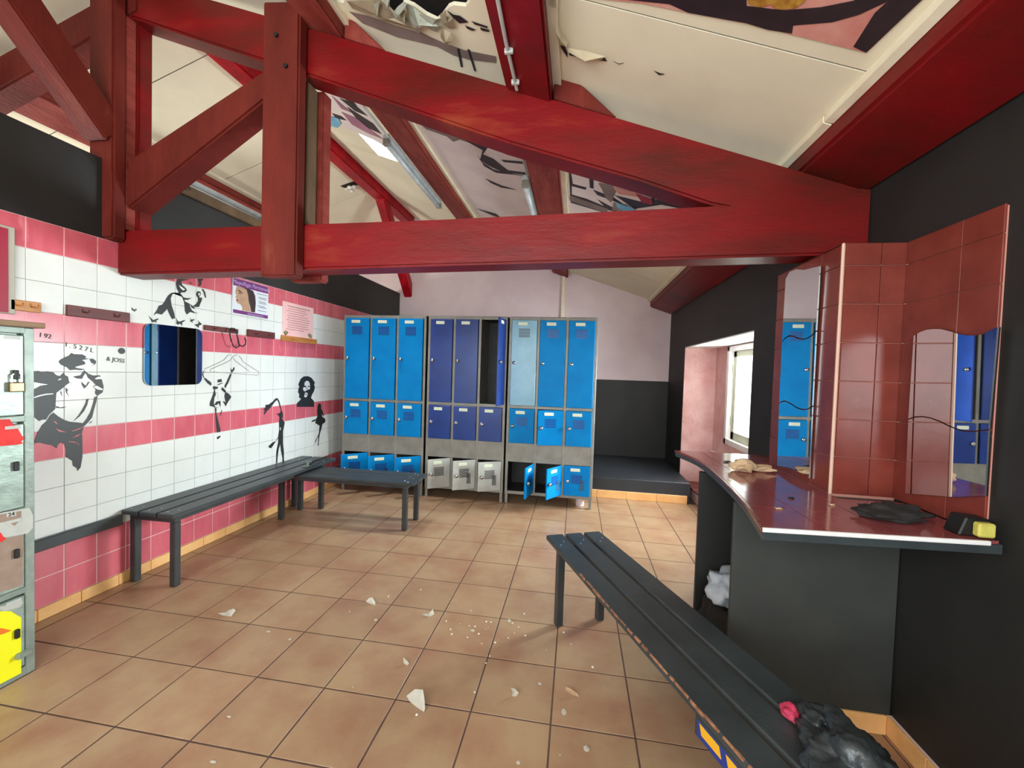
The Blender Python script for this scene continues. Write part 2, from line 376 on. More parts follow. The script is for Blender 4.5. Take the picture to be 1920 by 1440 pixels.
# white batten on the gable wall
p = on(1057, 520, 1, YB-.02); box('batten', CREAMP, (p.x-.025, p.x+.025, YB-.03, YB, 1.5, zr(p.x, .1)), wb, .003)

# ------------------------------------------------------------------ TIMBERS
def pur(name, side, x0, x1, y0, y1, d0, d1, mt, label, parts=()):
    b = MB(); slab(b, side, x0, x1, y0, y1, d0, d1); o = b.build(name, mt, None, .012, seg=2); tag(o, label, 'beam'); return o
YM = .93     # purlin joint above the truss
pur('purlin', 1, *UP, -2.6, YM, 0, .25, PINKW, 'upper roof purlin on the near side of the truss, dull red brown')
pur('purlin', 1, *UP, YM, YB, 0, .25, PINKW, 'faded pink purlin beyond the truss, beside the skylight')
pur('purlin', 1, *MP, -2.6, YM, -.03, .25, RED, 'thick red purlin coming down over the rafter with a white conduit on it')
pur('purlin', 1, *MP, YM, YB, 0, .25, PINKW, 'faded pink purlin beyond the truss between the two printed ceiling bays')
pur('purlin', -1, -1.76, -1.50, -2.6, YB, 0, .25, PINKW, 'faded pink purlin over the left partition wall, split along its length')
b = MB(); slab(b, 1, 3.40, 3.70, -2.6, .99, -.002, .25)
tag(b.build('wall_plate_beam', RED, None, .014, seg=2), 'big dark red eaves beam running toward the viewer along the top of the right black wall', 'beam')
b = MB(); slab(b, 1, 3.40, 3.70, 1.0, YB, 0, .25)
tag(b.build('wall_plate_beam', RED, None, .012, seg=2), 'red eaves beam beyond the truss, above the window niche', 'beam')
rd = MB().box(XM-.08, XM+.08, -2.6, YB, 3.67, 3.90).build('ridge_beam', BRIGHT, None, .014, seg=2); tag(rd, 'bright red ridge beam running back to the gable wall', 'beam')
# ridge braces: short struts from king post to ridge
def strut(name, p0, p1, w, t, mt, label=None, parent=None, side=(1, 0, 0)):
    p0, p1 = Vector(p0), Vector(p1); d = (p1-p0).normalized(); s_ = Vector(side); n = d.cross(s_).normalized()
    L_ = lambda p: [p - s_*w/2 - n*t/2, p + s_*w/2 - n*t/2, p + s_*w/2 + n*t/2, p - s_*w/2 + n*t/2]
    o = MB().hull(L_(p0), L_(p1)).build(name, mt, parent, .01, seg=2)
    if label: tag(o, label, 'beam')
    return o
strut('ridge_brace', (-.45, .80, 2.76), (-.43, -.12, 3.68), .16, .17, POSTM, 'slanting red brown brace at far left, rising from the king post toward the viewer')
strut('ridge_brace', on(770, 560, 0, XM), on(704, 330, 0, XM), .13, .15, BRIGHT, 'bright red brace under the ridge beam at the gable wall')

tr = empty('roof_truss', (1.6, .93, 1.95), 'red painted timber roof truss crossing the room above the benches', 'roof truss')
Y0, Y1 = .844, 1.005
tb = lambda x: 1.945+.019*(x+.43)
MB().prism([(XL-.006, tb(XL)), (3.705, tb(3.7)), (3.705, 2.33), (3.0, 2.262), (1.6, 2.232), (XL-.006, 2.214)], 1, Y0, Y1).build('tie_beam', RED, tr, .012, seg=2)
# principal rafters
ra = MB().prism([(3.705, zr(3.705, -.006)), (3.705, 2.20), (3.30, 2.20), (3.0, 2.272), (2.662, 2.40), (2.0, 2.617), (.86, 3.045), (-.38, 3.50), (XM, 3.52), (XM, zr(XM, -.006))], 1, Y0+.004, Y1-.004)
ra.build('principal_rafter', RED, tr, .012, seg=2)
MB().prism([(XM, 3.52), (XM, zr(XM, -.006)), (-4, zl(-4, -.006)), (-4, zl(-4, -.27))], 1, Y0+.006, Y1-.006).build('principal_rafter', POSTM, tr, .012, seg=2)
# king post made of two planks clasping the truss
kp = MB().box(-.535, -.36, .765, .842, 2.14, 3.74); kp.build('king_post', POSTM, tr, .012, seg=2)
MB().box(-.53, -.355, .905, .995, 2.225, 3.52).build('king_post', RED, tr, .012, seg=2)
box('post_core', PINKW, (-.52, -.37, .843, .905, 2.22, 3.5), tr, .006)
# clasping post
MB().prism([(.612, 1.912), (.835, 1.912), (.835, 3.335), (.775, 3.40), (.612, 3.415)], 1, .77, .842).build('queen_post', POSTM, tr, .01, seg=2)
MB().box(.62, .835, 1.0, 1.082, 1.935, 3.07).build('queen_post', PINKW, tr, .01, seg=2)
MB().box(.65, .80, .9, 1.0, 2.24, 3.06).build('post_core', RAWW, tr, .006)
MB().prism([(-.37, 2.345), (-.37, 2.64), (.64, 3.15), (.64, 2.99)], 1, .85, 1.0).build('strut', POSTM, tr, .012, seg=2)
# rafter cleats holding the purlins
cA = [onp(x, y, (0, 1, 0), .87) for x, y in ((1003, 168), (1048, 78), (1133, 207))]
MB().prism([(MP[1]+.005, zr(MP[1], -.004)), (MP[1]+.01, zr(MP[1], .14)), (MP[1]+.10, zr(MP[1], .10)), (MP[1]+.33, zr(MP[1]+.33, -.004))], 1, .85, .99).build('cleat', POSTM, tr, .008)
MB().prism([(UP[1]+.005, zr(UP[1], -.004)), (UP[1]+.01, zr(UP[1], .13)), (UP[1]+.25, zr(UP[1]+.25, -.004))], 1, .85, .99).build('cleat', PINKW, tr, .008)
for x, z in ((.70, 3.22), (.76, 3.05), (-.47, 2.9)):
    MB().tube([(x, .758, z), (x, .772, z)], .012).build('bolt', BLK, tr)

# plank lying along the partition wall top
o = box('timber_plank', RAWW, (XL-.13, XL+.012, 1.15, 3.35, 2.615, 2.69), None, .006); tag(o, 'rough brown timber plank lying on top of the left partition wall', 'plank')
hk = [Vector((XL+.02, 1.28+.03*math.cos(a), 2.66+.012*math.sin(a))) for a in [k*PI/5 for k in range(9)]]
MB().tube(hk, .003, 5).build('wire_hook', BLK, o)

# fluorescent fittings and conduits
def fitting(x, side, y0, y1, d, label, conduit=None):
    z = (zr if side > 0 else zl)(x, d)
    t = empty('fluorescent_light', (x, (y0+y1)/2, z), label, 'light fitting', 'fluorescent fittings under the roof')
    MB().box(x-.03, x+.03, y0, y1, z-.03, z+.02).build('housing', TUBE, t, .01, seg=2)
    MB().tube([(x-.005, y0+.03, z-.055), (x-.005, y1-.03, z-.055)], .022, 12).build('tube', TUBE, t, smooth=True)
    for yy in (y0+.02, y1-.02): box('end_cap', LGREY, (x-.03, x+.03, yy-.02, yy+.02, z-.075, z-.02), t, .006)
    if conduit: MB().tube([(x+.02, conduit, z-.01), (x+.02, y0, z-.01)], .009, 8).build('conduit', LWHITE, t)
fitting(.76, 1, 1.95, 3.30, -.01, 'old fluorescent fitting beside the skylight', 1.1)
fitting(1.93, 1, 1.98, 3.2, .03, 'fluorescent fitting on the pink purlin between two printed bays', 1.2)
fitting(-1.50, -1, 2.20, 3.26, -.075, 'fluorescent fitting seen over the left partition wall')
cd = MB().tube([(2.03, -2.5, zr(2.03, -.045)), (2.035, .2, zr(2.035, -.045)), (2.03, .5, zr(2.03, -.043)), (2.035, .80, zr(2.035, -.045))], .009, 8)
cd = cd.build('conduit', LWHITE); tag(cd, 'thin white cable conduit clipped under the thick red purlin', 'conduit')
for yy in (.25, .55, .75): box('clip', LWHITE, (2.015, 2.055, yy-.008, yy+.008, zr(2.03, -.055), zr(2.03, -.032)), cd, .002)

# ------------------------------------------------------------------ prints on the ceiling boards
def cpoly(b, pts, d, side=1):
    n, k = ((S, 0, 1), K0+d) if side > 0 else ((-S, 0, 1), KL+d)
    q = [onp(x, y, n, k) for x, y in pts]; b.hull(q, [v+Vector((0, 0, .0015)) for v in q])
def cprint(name, label, layers, side=1):
    root = None
    for i, (mt, polys) in enumerate(layers):
        for pl in polys:
            b = MB(); cpoly(b, pl, CD-.004-.002*i, side)
            o = b.build('print_detail' if root else name, mt, root)
            if not root: root = o; tag(o, label, 'print')
    return root
cprint('ceiling_print', 'dark ceiling print with a black arch over salmon, top right corner', [
    (ART3, [[(1060, -60), (1790, -60), (1625, 99), (1480, 64), (1400, 44), (1280, 22), (1200, 6), (1060, -8)]]),
    (ART1, [[(1160, -60), (1160, -2), (1255, 8), (1290, 24), (1400, 44), (1440, 56), (1485, 63), (1487, 48), (1560, 42), (1610, 28), (1660, 5), (1700, -20), (1640, -20), (1600, 2), (1540, 14), (1470, 20), (1400, 12), (1398, -60)],
            [(1600, 88), (1624, 99), (1750, -20), (1690, -20), (1640, 25)], [(1060, -60), (1060, -30), (1160, -6), (1160, -60)]]),
    (ART4, [[(1396, -20), (1404, 8), (1425, 14), (1445, 8), (1458, 18), (1490, 16), (1510, 2), (1512, -20)]])])
cprint('ceiling_print', 'torn dark print strip beneath the rafter in the middle bay', [
    (PRINTW, [[(768, 212), (880, 232), (990, 290), (1012, 360), (1016, 410), (900, 408), (860, 360)]]),
    (ARTG, [[(775, 222), (800, 232), (850, 243), (872, 252), (890, 262), (880, 268), (862, 262), (850, 266), (838, 256), (800, 243)]]),
    (ART1, [[(838, 242), (880, 250), (930, 272), (985, 292), (985, 300), (950, 290), (915, 276), (905, 290), (925, 298), (942, 312), (960, 325), (985, 331), (962, 327), (940, 322), (915, 310), (900, 300), (905, 282), (880, 268)],
            [(895, 292), (905, 305), (925, 318), (962, 328), (930, 324), (908, 312)], [(910, 335), (940, 348), (968, 356), (940, 352), (920, 343)],
            [(940, 300), (985, 304), (985, 308), (945, 304)], [(940, 318), (985, 324), (985, 328), (945, 322)], [(893, 391), (930, 401), (940, 409), (925, 405)]]),
    (ART2, [[(850, 243), (885, 252), (900, 262), (888, 262), (870, 256)]]), (ART5, [[(862, 247), (885, 253), (888, 258), (868, 254)]])])
cprint('ceiling_print', 'printed bay of window panes, brushes and dark strokes at the rafter foot', [
    (PRINTW, [[(1068, 312), (1120, 326), (1190, 350), (1290, 385), (1340, 390), (1060, 410)]]),
    (ART1, [[(1066, 312), (1069, 313), (1074, 345), (1100, 352), (1098, 356), (1072, 349), (1072, 365), (1100, 373), (1140, 390), (1130, 398), (1070, 380)],
            [(1104, 326), (1113, 328), (1113, 354), (1106, 352)], [(1152, 366), (1200, 378), (1260, 372), (1330, 388), (1300, 396), (1240, 384), (1190, 392)],
            [(1112, 356), (1150, 370), (1170, 384), (1120, 366)], [(1120, 374), (1150, 390), (1160, 398), (1140, 394)], [(1225, 366), (1235, 364), (1228, 375), (1220, 375)]]),
    (ARTG, [[(1122, 344), (1146, 346), (1156, 358), (1146, 380), (1136, 372), (1128, 354)], [(1150, 380), (1176, 384), (1180, 398), (1148, 394)], [(1068, 366), (1140, 392), (1138, 400), (1068, 376)]]),
    (ART3, [[(1150, 352), (1195, 362), (1210, 372), (1160, 364)], [(1156, 344), (1166, 346), (1166, 352), (1157, 350)]]),
    (CRIM, [[(1192, 364), (1222, 374), (1224, 384), (1204, 380)]]), (ART5, [[(1154, 380), (1184, 389), (1196, 396), (1170, 397), (1158, 390)]])])
cprint('ceiling_print', 'streaky mauve and black print above the skylight beside the post', [
    (PRINTW, [[(600, 150), (652, 166), (735, 266), (730, 280), (700, 262), (672, 250), (630, 232), (600, 215)]]),
    (ART1, [[(622, 166), (648, 172), (670, 200), (655, 192)], [(636, 184), (660, 192), (690, 218), (665, 208)], [(650, 200), (700, 232), (716, 252), (690, 240), (668, 222)], [(622, 212), (640, 218), (650, 226), (630, 222)]]),
    (ART2, [[(640, 210), (668, 222), (700, 248), (720, 262), (690, 250), (660, 234)], [(622, 180), (640, 196), (660, 212), (640, 204)]]),
    (ART5, [[(618, 218), (634, 222), (640, 232), (632, 240), (618, 236)]])])
cprint('ceiling_print', 'grey stained strip of torn lining just above the rafter near the thick red purlin', [
    (ARTG, [[(655, 22), (690, 30), (740, 48), (790, 62), (830, 80), (870, 94), (930, 106), (930, 118), (880, 112), (850, 104), (820, 88), (780, 78), (745, 70), (720, 60), (680, 44)]]),
    (ART1, [[(857, 92), (862, 92), (868, 126), (864, 126)], [(876, 92), (881, 94), (893, 134), (889, 133)], [(838, 20), (850, 28), (862, 30), (878, 42), (862, 44), (850, 34)], [(872, 48), (892, 56), (886, 58), (876, 54)], [(884, 40), (914, 50), (914, 53), (890, 46)], [(900, 52), (918, 57), (916, 60), (902, 57)]])])
# torn slit on left slope by the ridge
cprint('torn_hole', 'dark ragged slit in the left ceiling slope beside the ridge beam', [
    (DARKVOID, [[(638, 349), (660, 341), (682, 336), (700, 334), (690, 344), (664, 348), (650, 354)]])], -1)
# hanging torn lining: crumpled strips
def crumple(name, c, r, mt, seed, sub=3, amp=.35, flat=None, parent=None, smooth=True):
    rnd = random.Random(seed); bm = bmesh.new(); bmesh.ops.create_icosphere(bm, subdivisions=sub, radius=1)
    ph = [(Vector((rnd.uniform(-1, 1), rnd.uniform(-1, 1), rnd.uniform(-1, 1))).normalized(), rnd.uniform(3, 9), rnd.uniform(0, 6)) for _ in range(9)]
    for v in bm.verts:
        q = v.co.copy(); k = 1 + amp*sum(math.sin(q.dot(a)*f_+p_) for a, f_, p_ in ph)/3.2 + (amp*.6*sum(abs(math.sin(q.dot(a.yzx)*f_*1.6+p_)) for a, f_, p_ in ph[:5])/5 - amp*.3) + rnd.uniform(-.05, .05)
        v.co = Vector((q.x*r[0], q.y*r[1], q.z*r[2]))*k
        if flat is not None and v.co.z < flat: v.co.z = flat + rnd.uniform(0, .002)
        v.co += Vector(c)
    me = bpy.data.meshes.new(name); bm.to_mesh(me); bm.free(); me.materials.append(mt)
    if smooth:
        for p_ in me.polygons: p_.use_smooth = True
    return link(name, me, parent)
def scrap(pts, mt, seed, drop=.05, name='torn_lining_scrap', depth=CD-.012):
    rnd = random.Random(seed); b = MB(); n = len(pts)
    top = [onp(x, y, (S, 0, 1), K0+depth-rnd.uniform(0, drop)) for x, y in pts]
    cx = sum((v for v in top), Vector())/n; cx.z -= rnd.uniform(.01, .04)
    vs = [b.bm.verts.new(v) for v in top]; cv = b.bm.verts.new(cx)
    for i in range(n): b.bm.faces.new((vs[i], vs[(i+1) % n], cv))
    bmesh.ops.solidify(b.bm, geom=b.bm.faces[:], thickness=.003)
    return b.build(name, mt, cl)
SCR = mat('torn_pale_lining', (230, 234, 222), (208, 208, 190), 14, .7, bump=.3)
SCB = mat('torn_beige_lining', (218, 206, 180), (198, 184, 156), 14, .7, bump=.3)
for i, (pts, mt) in enumerate([
    ([(700, 8), (712, 2), (716, 12), (711, 33), (706, 32), (707, 18)], SCR), ([(736, 24), (746, 12), (757, 3), (764, 6), (752, 16), (753, 38), (742, 34)], SCR),
    ([(757, 3), (775, 14), (792, 28), (812, 38), (822, 50), (800, 48), (786, 52), (786, 64), (776, 54), (760, 36), (764, 22)], SCR),
    ([(748, 18), (760, 20), (762, 34), (772, 50), (760, 46), (752, 34)], SCB), ([(786, 26), (802, 30), (818, 36), (828, 34), (832, 50), (818, 60), (808, 56), (790, 44)], SCR),
    ([(824, 28), (836, 18), (836, 30), (850, 34), (854, 52), (842, 54), (830, 44)], SCB), ([(826, 60), (832, 55), (846, 62), (848, 78), (836, 83), (826, 70)], SCB),
    ([(650, 2), (715, 0), (735, 22), (742, 34), (768, 50), (792, 60), (765, 52), (710, 36), (660, 16)], SCB), ([(720, -10), (732, -10), (730, 14), (722, 6)], SCR)]):
    scrap(pts, mt, 40+i)
# lifting edge right of the cleat
scrap([(1042, 34), (1050, 60), (1064, 78), (1062, 88), (1050, 84), (1042, 62)], CREAMP, 71, .03); scrap([(1066, 90), (1100, 96), (1136, 106), (1128, 112), (1090, 104), (1066, 98)], CREAMP, 72, .03)
cprint('ceiling_crack', 'dark torn joint in the cream ceiling right of the purlin', [(ART1, [[(1046, 66), (1056, 82), (1064, 98), (1064, 108), (1052, 90)], [(1066, 97), (1100, 103), (1134, 109), (1138, 115), (1100, 110), (1068, 104)], [(1150, 115), (1160, 120), (1170, 118), (1160, 121)], [(1226, 133), (1238, 138), (1246, 139), (1236, 141)]])])
for x, y, s in ((650, 354, 3), (656, 351, 4), (664, 350, 3), (660, 358, 3)):
    q = onp(x, y, (-S, 0, 1), KL+CD-.03); crumple('torn_lining_scrap', q, (.03, .03, .02), PAPER, x, 1, .3, parent=cl)

# ------------------------------------------------------------------ PIER with tiles, mirrors
PX, PY0, PY1, PZ = 3.455, .60, 1.16, 2.0
pier = box('wall_pier', GROUTR, (PX+.008, XR, PY0+.008, PY1, 0, PZ-.008), bevel=0); tag(pier, kind='structure')
box('dark_base', BLACKW, (PX, XR, PY0, PY1+.002, 0, .93), pier, 0)
zrow = [.955, 1.112, 1.27, 1.43, 1.59, 1.75, 1.909, PZ]
for z0, z1 in zip(zrow, zrow[1:]):
    for y0, y1 in ((.612, .745), (.745, .905), (.905, 1.06), (1.06, PY1)): box('tile', TR_, (PX, PX+.008, y0+.0015, y1-.0015, z0+.0015, z1-.0015), pier, .0015)
    for x0, x1 in ((PX+.013, 3.600), (3.600, XR-.004)): box('tile', TR_, (x0+.0012, x1-.0012, PY0, PY0+.008, z0+.0012, z1-.0012), pier, .0015)
for a, c in ((PY0, .76), (.76, .92), (.92, 1.06), (1.06, PY1)): box('tile', TR_, (PX, PX+.12, a+.0015, c-.0015, PZ-.008, PZ), pier, .0015)
box('corner_trim', TRIMR, (PX-.002, PX+.010, PY0-.002, PY0+.010, .95, PZ+.001), pier, .004)
t3 = box('trim_2', GROUTR, (XR-.006, XR, .212, PY0, .955, PZ-.006), bevel=0); tag(t3, kind='structure')
for z0, z1 in zip(zrow, zrow[1:]):
    for y0, y1 in ((.21, .352), (.352, PY0-.002)): box('tile', TR_, (XR-.012, XR-.004, y0+.001, y1-.001, z0+.001, z1-.001), t3, .0015)
box('corner_trim', TRIMR, (XR-.011, XR-.004, PY0-.007, PY0, .95, PZ), t3, .003)

def wavepoly(pts, ax, v): return [on(x, y, ax, v) for x, y in pts]
def mirror(name, label, x, segs, lean, cat='mirror'):
    root = None; z0 = ZB = .975
    n = Vector((1, 0, math.tan(lean))); k = (x-.010)+math.tan(lean)*z0
    for i, pts in enumerate(segs):
        f_ = [onp(px_, py_, n, k) for px_, py_ in pts]
        bm = MB(); bm.hull(f_, [v+Vector((.005, 0, 0)) for v in f_])
        o = bm.build(name if i == 0 else 'mirror_panel', MIRROR, root)
        if i == 0: root = o; tag(o, label, cat)
        bk = MB(); bk.hull([v+Vector((.0055, 0, 0)) for v in f_], [v+Vector((.0095, 0, 0)) for v in f_]); bk.build('backing', BLK, root if i == 0 else o)
    return root
w1 = [(1466, 642), (1472, 634), (1479, 630), (1486, 630), (1493, 633), (1500, 635), (1507, 636), (1514, 634), (1522, 629), (1530, 621)]
w2 = [(1461, 756), (1466, 753), (1472, 752), (1479, 755), (1486, 759), (1493, 764), (1501, 767), (1508, 768), (1515, 767), (1523, 762)]
g = lambda w, dy: [(x, y+dy) for x, y in w]
mirror('wavy_mirror', 'tall three part wavy mirror on the pier side, reflecting blue lockers', PX,
    [w2 and g(w2, 1.2)[::-1] + [(1457, 873), (1480, 877), (1500, 886), (1517, 897)],
     g(w1, 1.2) + g(w2, -1.2)[::-1],
     [(1472, 540), (1473, 523), (1480, 510), (1492, 505), (1508, 506), (1524, 502), (1537, 499)] + g(w1, -1.2)[::-1]],
    .006)
v1 = [(1713, 630), (1724, 623), (1738, 618), (1752, 617), (1764, 617), (1780, 621), (1796, 626), (1812, 629), (1828, 629), (1842, 627), (1870, 613)]
v2 = [(1703, 786), (1715, 782), (1730, 781), (1746, 784), (1762, 790), (1776, 797), (1790, 803), (1806, 808), (1824, 809), (1853, 806)]
mirror('wavy_mirror', 'wavy two part mirror on the right wall beside the pier, reflecting deep blue', XR-.012,
    [g(v2, 1.2) + [(1846, 930), (1790, 932), (1697, 925)], v1 + g(v2, -1.2)[::-1]], .012)

# ------------------------------------------------------------------ COUNTER
ct = empty('tiled_counter', (3.35, .8, 0), 'pink tiled counter shelf with a curved dark edge against the right wall', 'counter')
ZC = .955
def fe(y):      # front edge
    K = [(.094, 2.987), (.33, 3.035), (.55, 3.062), (.8, 3.082), (1.07, 3.096), (1.25, 3.084), (1.36, 3.052), (1.46, 3.03)]
    for (a, xa), (c, xc) in zip(K, K[1:]):
        if y <= c: return xa+(xc-xa)*(y-a)/(c-a)
    return K[-1][1]
ysamp = [.094+.0854*k for k in range(17)]
outl = [(fe(y), y) for y in ysamp]
ye = ysamp[-1]
base = outl + [(XR-.003, ye+.02), (XR-.003, PY1+.006), (PX-.003, PY1+.006), (PX-.003, PY0-.004), (XR-.016, PY0-.004), (XR-.016, .145)]
MB().prism(base, 2, ZC-.038, ZC-.009).build('shelf_slab', BENCH, ct)
edge = [(fe(y)-.004, y) for y in ysamp]; MB().prism(edge+[(x+.012, y) for x, y in edge[::-1]], 2, ZC-.012, ZC-.001).build('edge_trim', TR_, ct)
MB().prism([(2.987, .090), (XR-.05, .139), (XR-.05, .149), (2.987, .100)], 2, ZC-.013, ZC+.001).build('front_edge_trim', WHITEP, ct, .002)
yl = [.10, .33, .53, .72, .88, 1.045, 1.205, 1.36, ye-.002]; xl = [None, 3.185, 3.385, 3.585, XR-.018]
for y0, y1 in zip(yl, yl[1:]):
    for a, c in zip(xl, xl[1:]):
        p0 = (fe(y0)+.008 if a is None else a+.0015); p1 = (fe(y1)+.008 if a is None else a+.0015)
        cc = c-.0015
        if y1 > .60:
            if y0 < .6 <= y1 and a is not None and a > 3.3: pass
            if cc > PX-.004 and y0 < PY1-.02: cc = PX-.005
            if p0 > PX-.02 and y0 < PY1-.02 and y0 > .5: continue
        if a is not None and p0 >= cc-.01: continue
        dy = .02 if y0 < .11 and a is not None else 0
        yy0 = y0+.0015+(.006*(p0-2.99)/.1 if y0 < .11 else 0); yy0b = y0+.0015+(.0075*(cc-2.99)/.1 if y0 < .11 else 0)
        MB().prism([(p0, yy0), (cc, yy0b), (cc, y1-.0015), (p1, y1-.0015)], 2, ZC-.009, ZC).build('tile', TCT, ct)
box('front_panel', GREYP, (3.07, XR-.004, .55, .575, .004, ZC-.053), ct, .003)
box('skirting', SKT, (3.15, XR-.024, .538, .549, .001, .08), ct, .002)
box('far_panel', BLACKW, (3.085, PX-.004, 1.10, 1.13, .004, ZC-.053), ct, .003)

# ------------------------------------------------------------------ BENCHES
def bench(name, label, L, w, h, n=3, leg=.042, group=None, gap=.016, inset=.09, inset2=None, rcut=0):
    inset2 = inset if inset2 is None else inset2
    t = empty(name, (0, 0, 0), label, 'bench', group); pw = (w-gap*(n-1))/n
    for k in range(n):
        x0 = -w/2+k*(pw+gap); box('plank', BENCH, (x0, x0+pw, -L/2, L/2, h-.028, h), t, .005)
    for yy in (-L/2+inset, L/2-inset2):
        for xx in (-w/2+.045, w/2-.045): box('leg', LEG, (xx-leg/2, xx+leg/2, yy-leg/2, yy+leg/2, .001, h-.066), t, .004)
        box('cross_bar', LEG, (-w/2+.024, w/2-.024, yy-leg/2, yy+leg/2, h-.066, h-.028), t, .004)
        for k in range(n):
            xm = -w/2+k*(pw+gap)+pw/2
            for dx in (-.018, .018):
                MB().tube([(xm+dx, yy+dx*1.2, h-.002), (xm+dx, yy+dx*1.2, h+.0025)], .006, 8).build('bolt', CHROME, t)
    for xx in (-w/2+.045, w/2-.045): box('rail', LEG, (xx-.012, xx+.012, -L/2+inset+.022, L/2-inset2-.022-rcut, h-.06, h-.029), t, .003)
    return t
b1 = bench('bench', 'long charcoal three plank bench along the tiled left wall', 1.75, .385, .475, inset=.055, inset2=.18, rcut=.40); b1.location = (XL+.202, 1.735, 0)
b2 = bench('bench', 'short charcoal bench standing crosswise before the lockers, at the end of the wall bench', 1.37, .36, .434, n=3, inset=.09); b2.location = (.345, 2.225, 0); b2.rotation_euler.z = PI/2+.012
b3 = bench('bench', 'charcoal three plank bench with chipped edge in the right foreground', 2.05, .345, .47, inset=.125)
dd = Vector((.408, -.913, 0)); nn = Vector((.913, .408, 0)); c0 = Vector((2.243, 1.102, 0)); cc = c0+nn*.1725+dd*1.025
b3.location = cc; b3.rotation_euler.z = math.atan2(nn.y, nn.x)
# chipped edge and stickers on the foreground bench (in bench coordinates)
bpy.context.view_layer.update()
def on_bench(name, mt, b, bev=.001):
    o = MB().box(*b).build(name, mt, None, bev); o.parent = b3; return o
w_ = MB(); rnd = random.Random(5); yy = .55
while yy > -.95:
    l = rnd.uniform(.02, .07); d_ = rnd.uniform(.002, .006)
    w_.box(-.1725-.001, -.1725+d_, yy-l, yy, .47-rnd.uniform(.004, .010), .4706); yy -= l+rnd.uniform(.0, .02)
wo_ = w_.build('worn_edge', mat('exposed_wood', (176, 124, 88), (120, 78, 60), 40, .8), None); wo_.parent = b3
on_bench('side_apron', BENCH, (-.170, -.155, -.93, -.25, .385, .441))
on_bench('blue_sticker', BLUEP, (-.1715, -.170, -.75, -.26, .388, .436)); 
for k in range(4):
    o = MB().prism([(-.27-.10*k, .432), (-.345-.10*k, .432), (-.355-.10*k, .404), (-.28-.10*k, .404)], 0, -.1727, -.1715).build('yellow_patch', mat('yellow_print', (226, 168, 30)), None); o.parent = b3
# wall rail continuing from the wall bench
o = box('wall_rail', BENCH, (XL, XL+.03, .1, .86, .385, .45), None, .005); tag(o, 'dark painted wooden rail fixed low on the tiled wall left of the long bench', 'rail')
# sticks and a bracket left on the far end of the wall bench
def P3(px, ax, v): return on(px[0], px[1], ax, v)
b = MB(); b.tube([P3((578, 872), 2, .482), P3((592, 864), 2, .487), P3((613, 856), 2, .482)], .006, 6)
t = b.build('thin_stick', BLK); tag(t, 'upper of two thin black sticks lying on the far end of the wall bench', 'stick')
b = MB(); b.tube([P3((580, 876), 2, .483), P3((600, 864), 2, .488), P3((618, 858), 2, .483)], .006, 6)
t = b.build('thin_stick', LEG); tag(t, 'lower grey stick crossing the black one on the wall bench end', 'stick')
q = P3((577, 876), 2, .476)
b = MB(); b.box(q.x-.05, q.x-.005, q.y-.01, q.y+.01, .477, .484).box(q.x-.012, q.x+.006, q.y-.01, q.y+.01, .477, .53).box(q.x-.012, q.x+.035, q.y-.01, q.y+.01, .526, .532)
t = b.build('metal_bracket', GALV, None, .002); tag(t, 'small grey metal bracket standing on the far end of the wall bench', 'bracket')

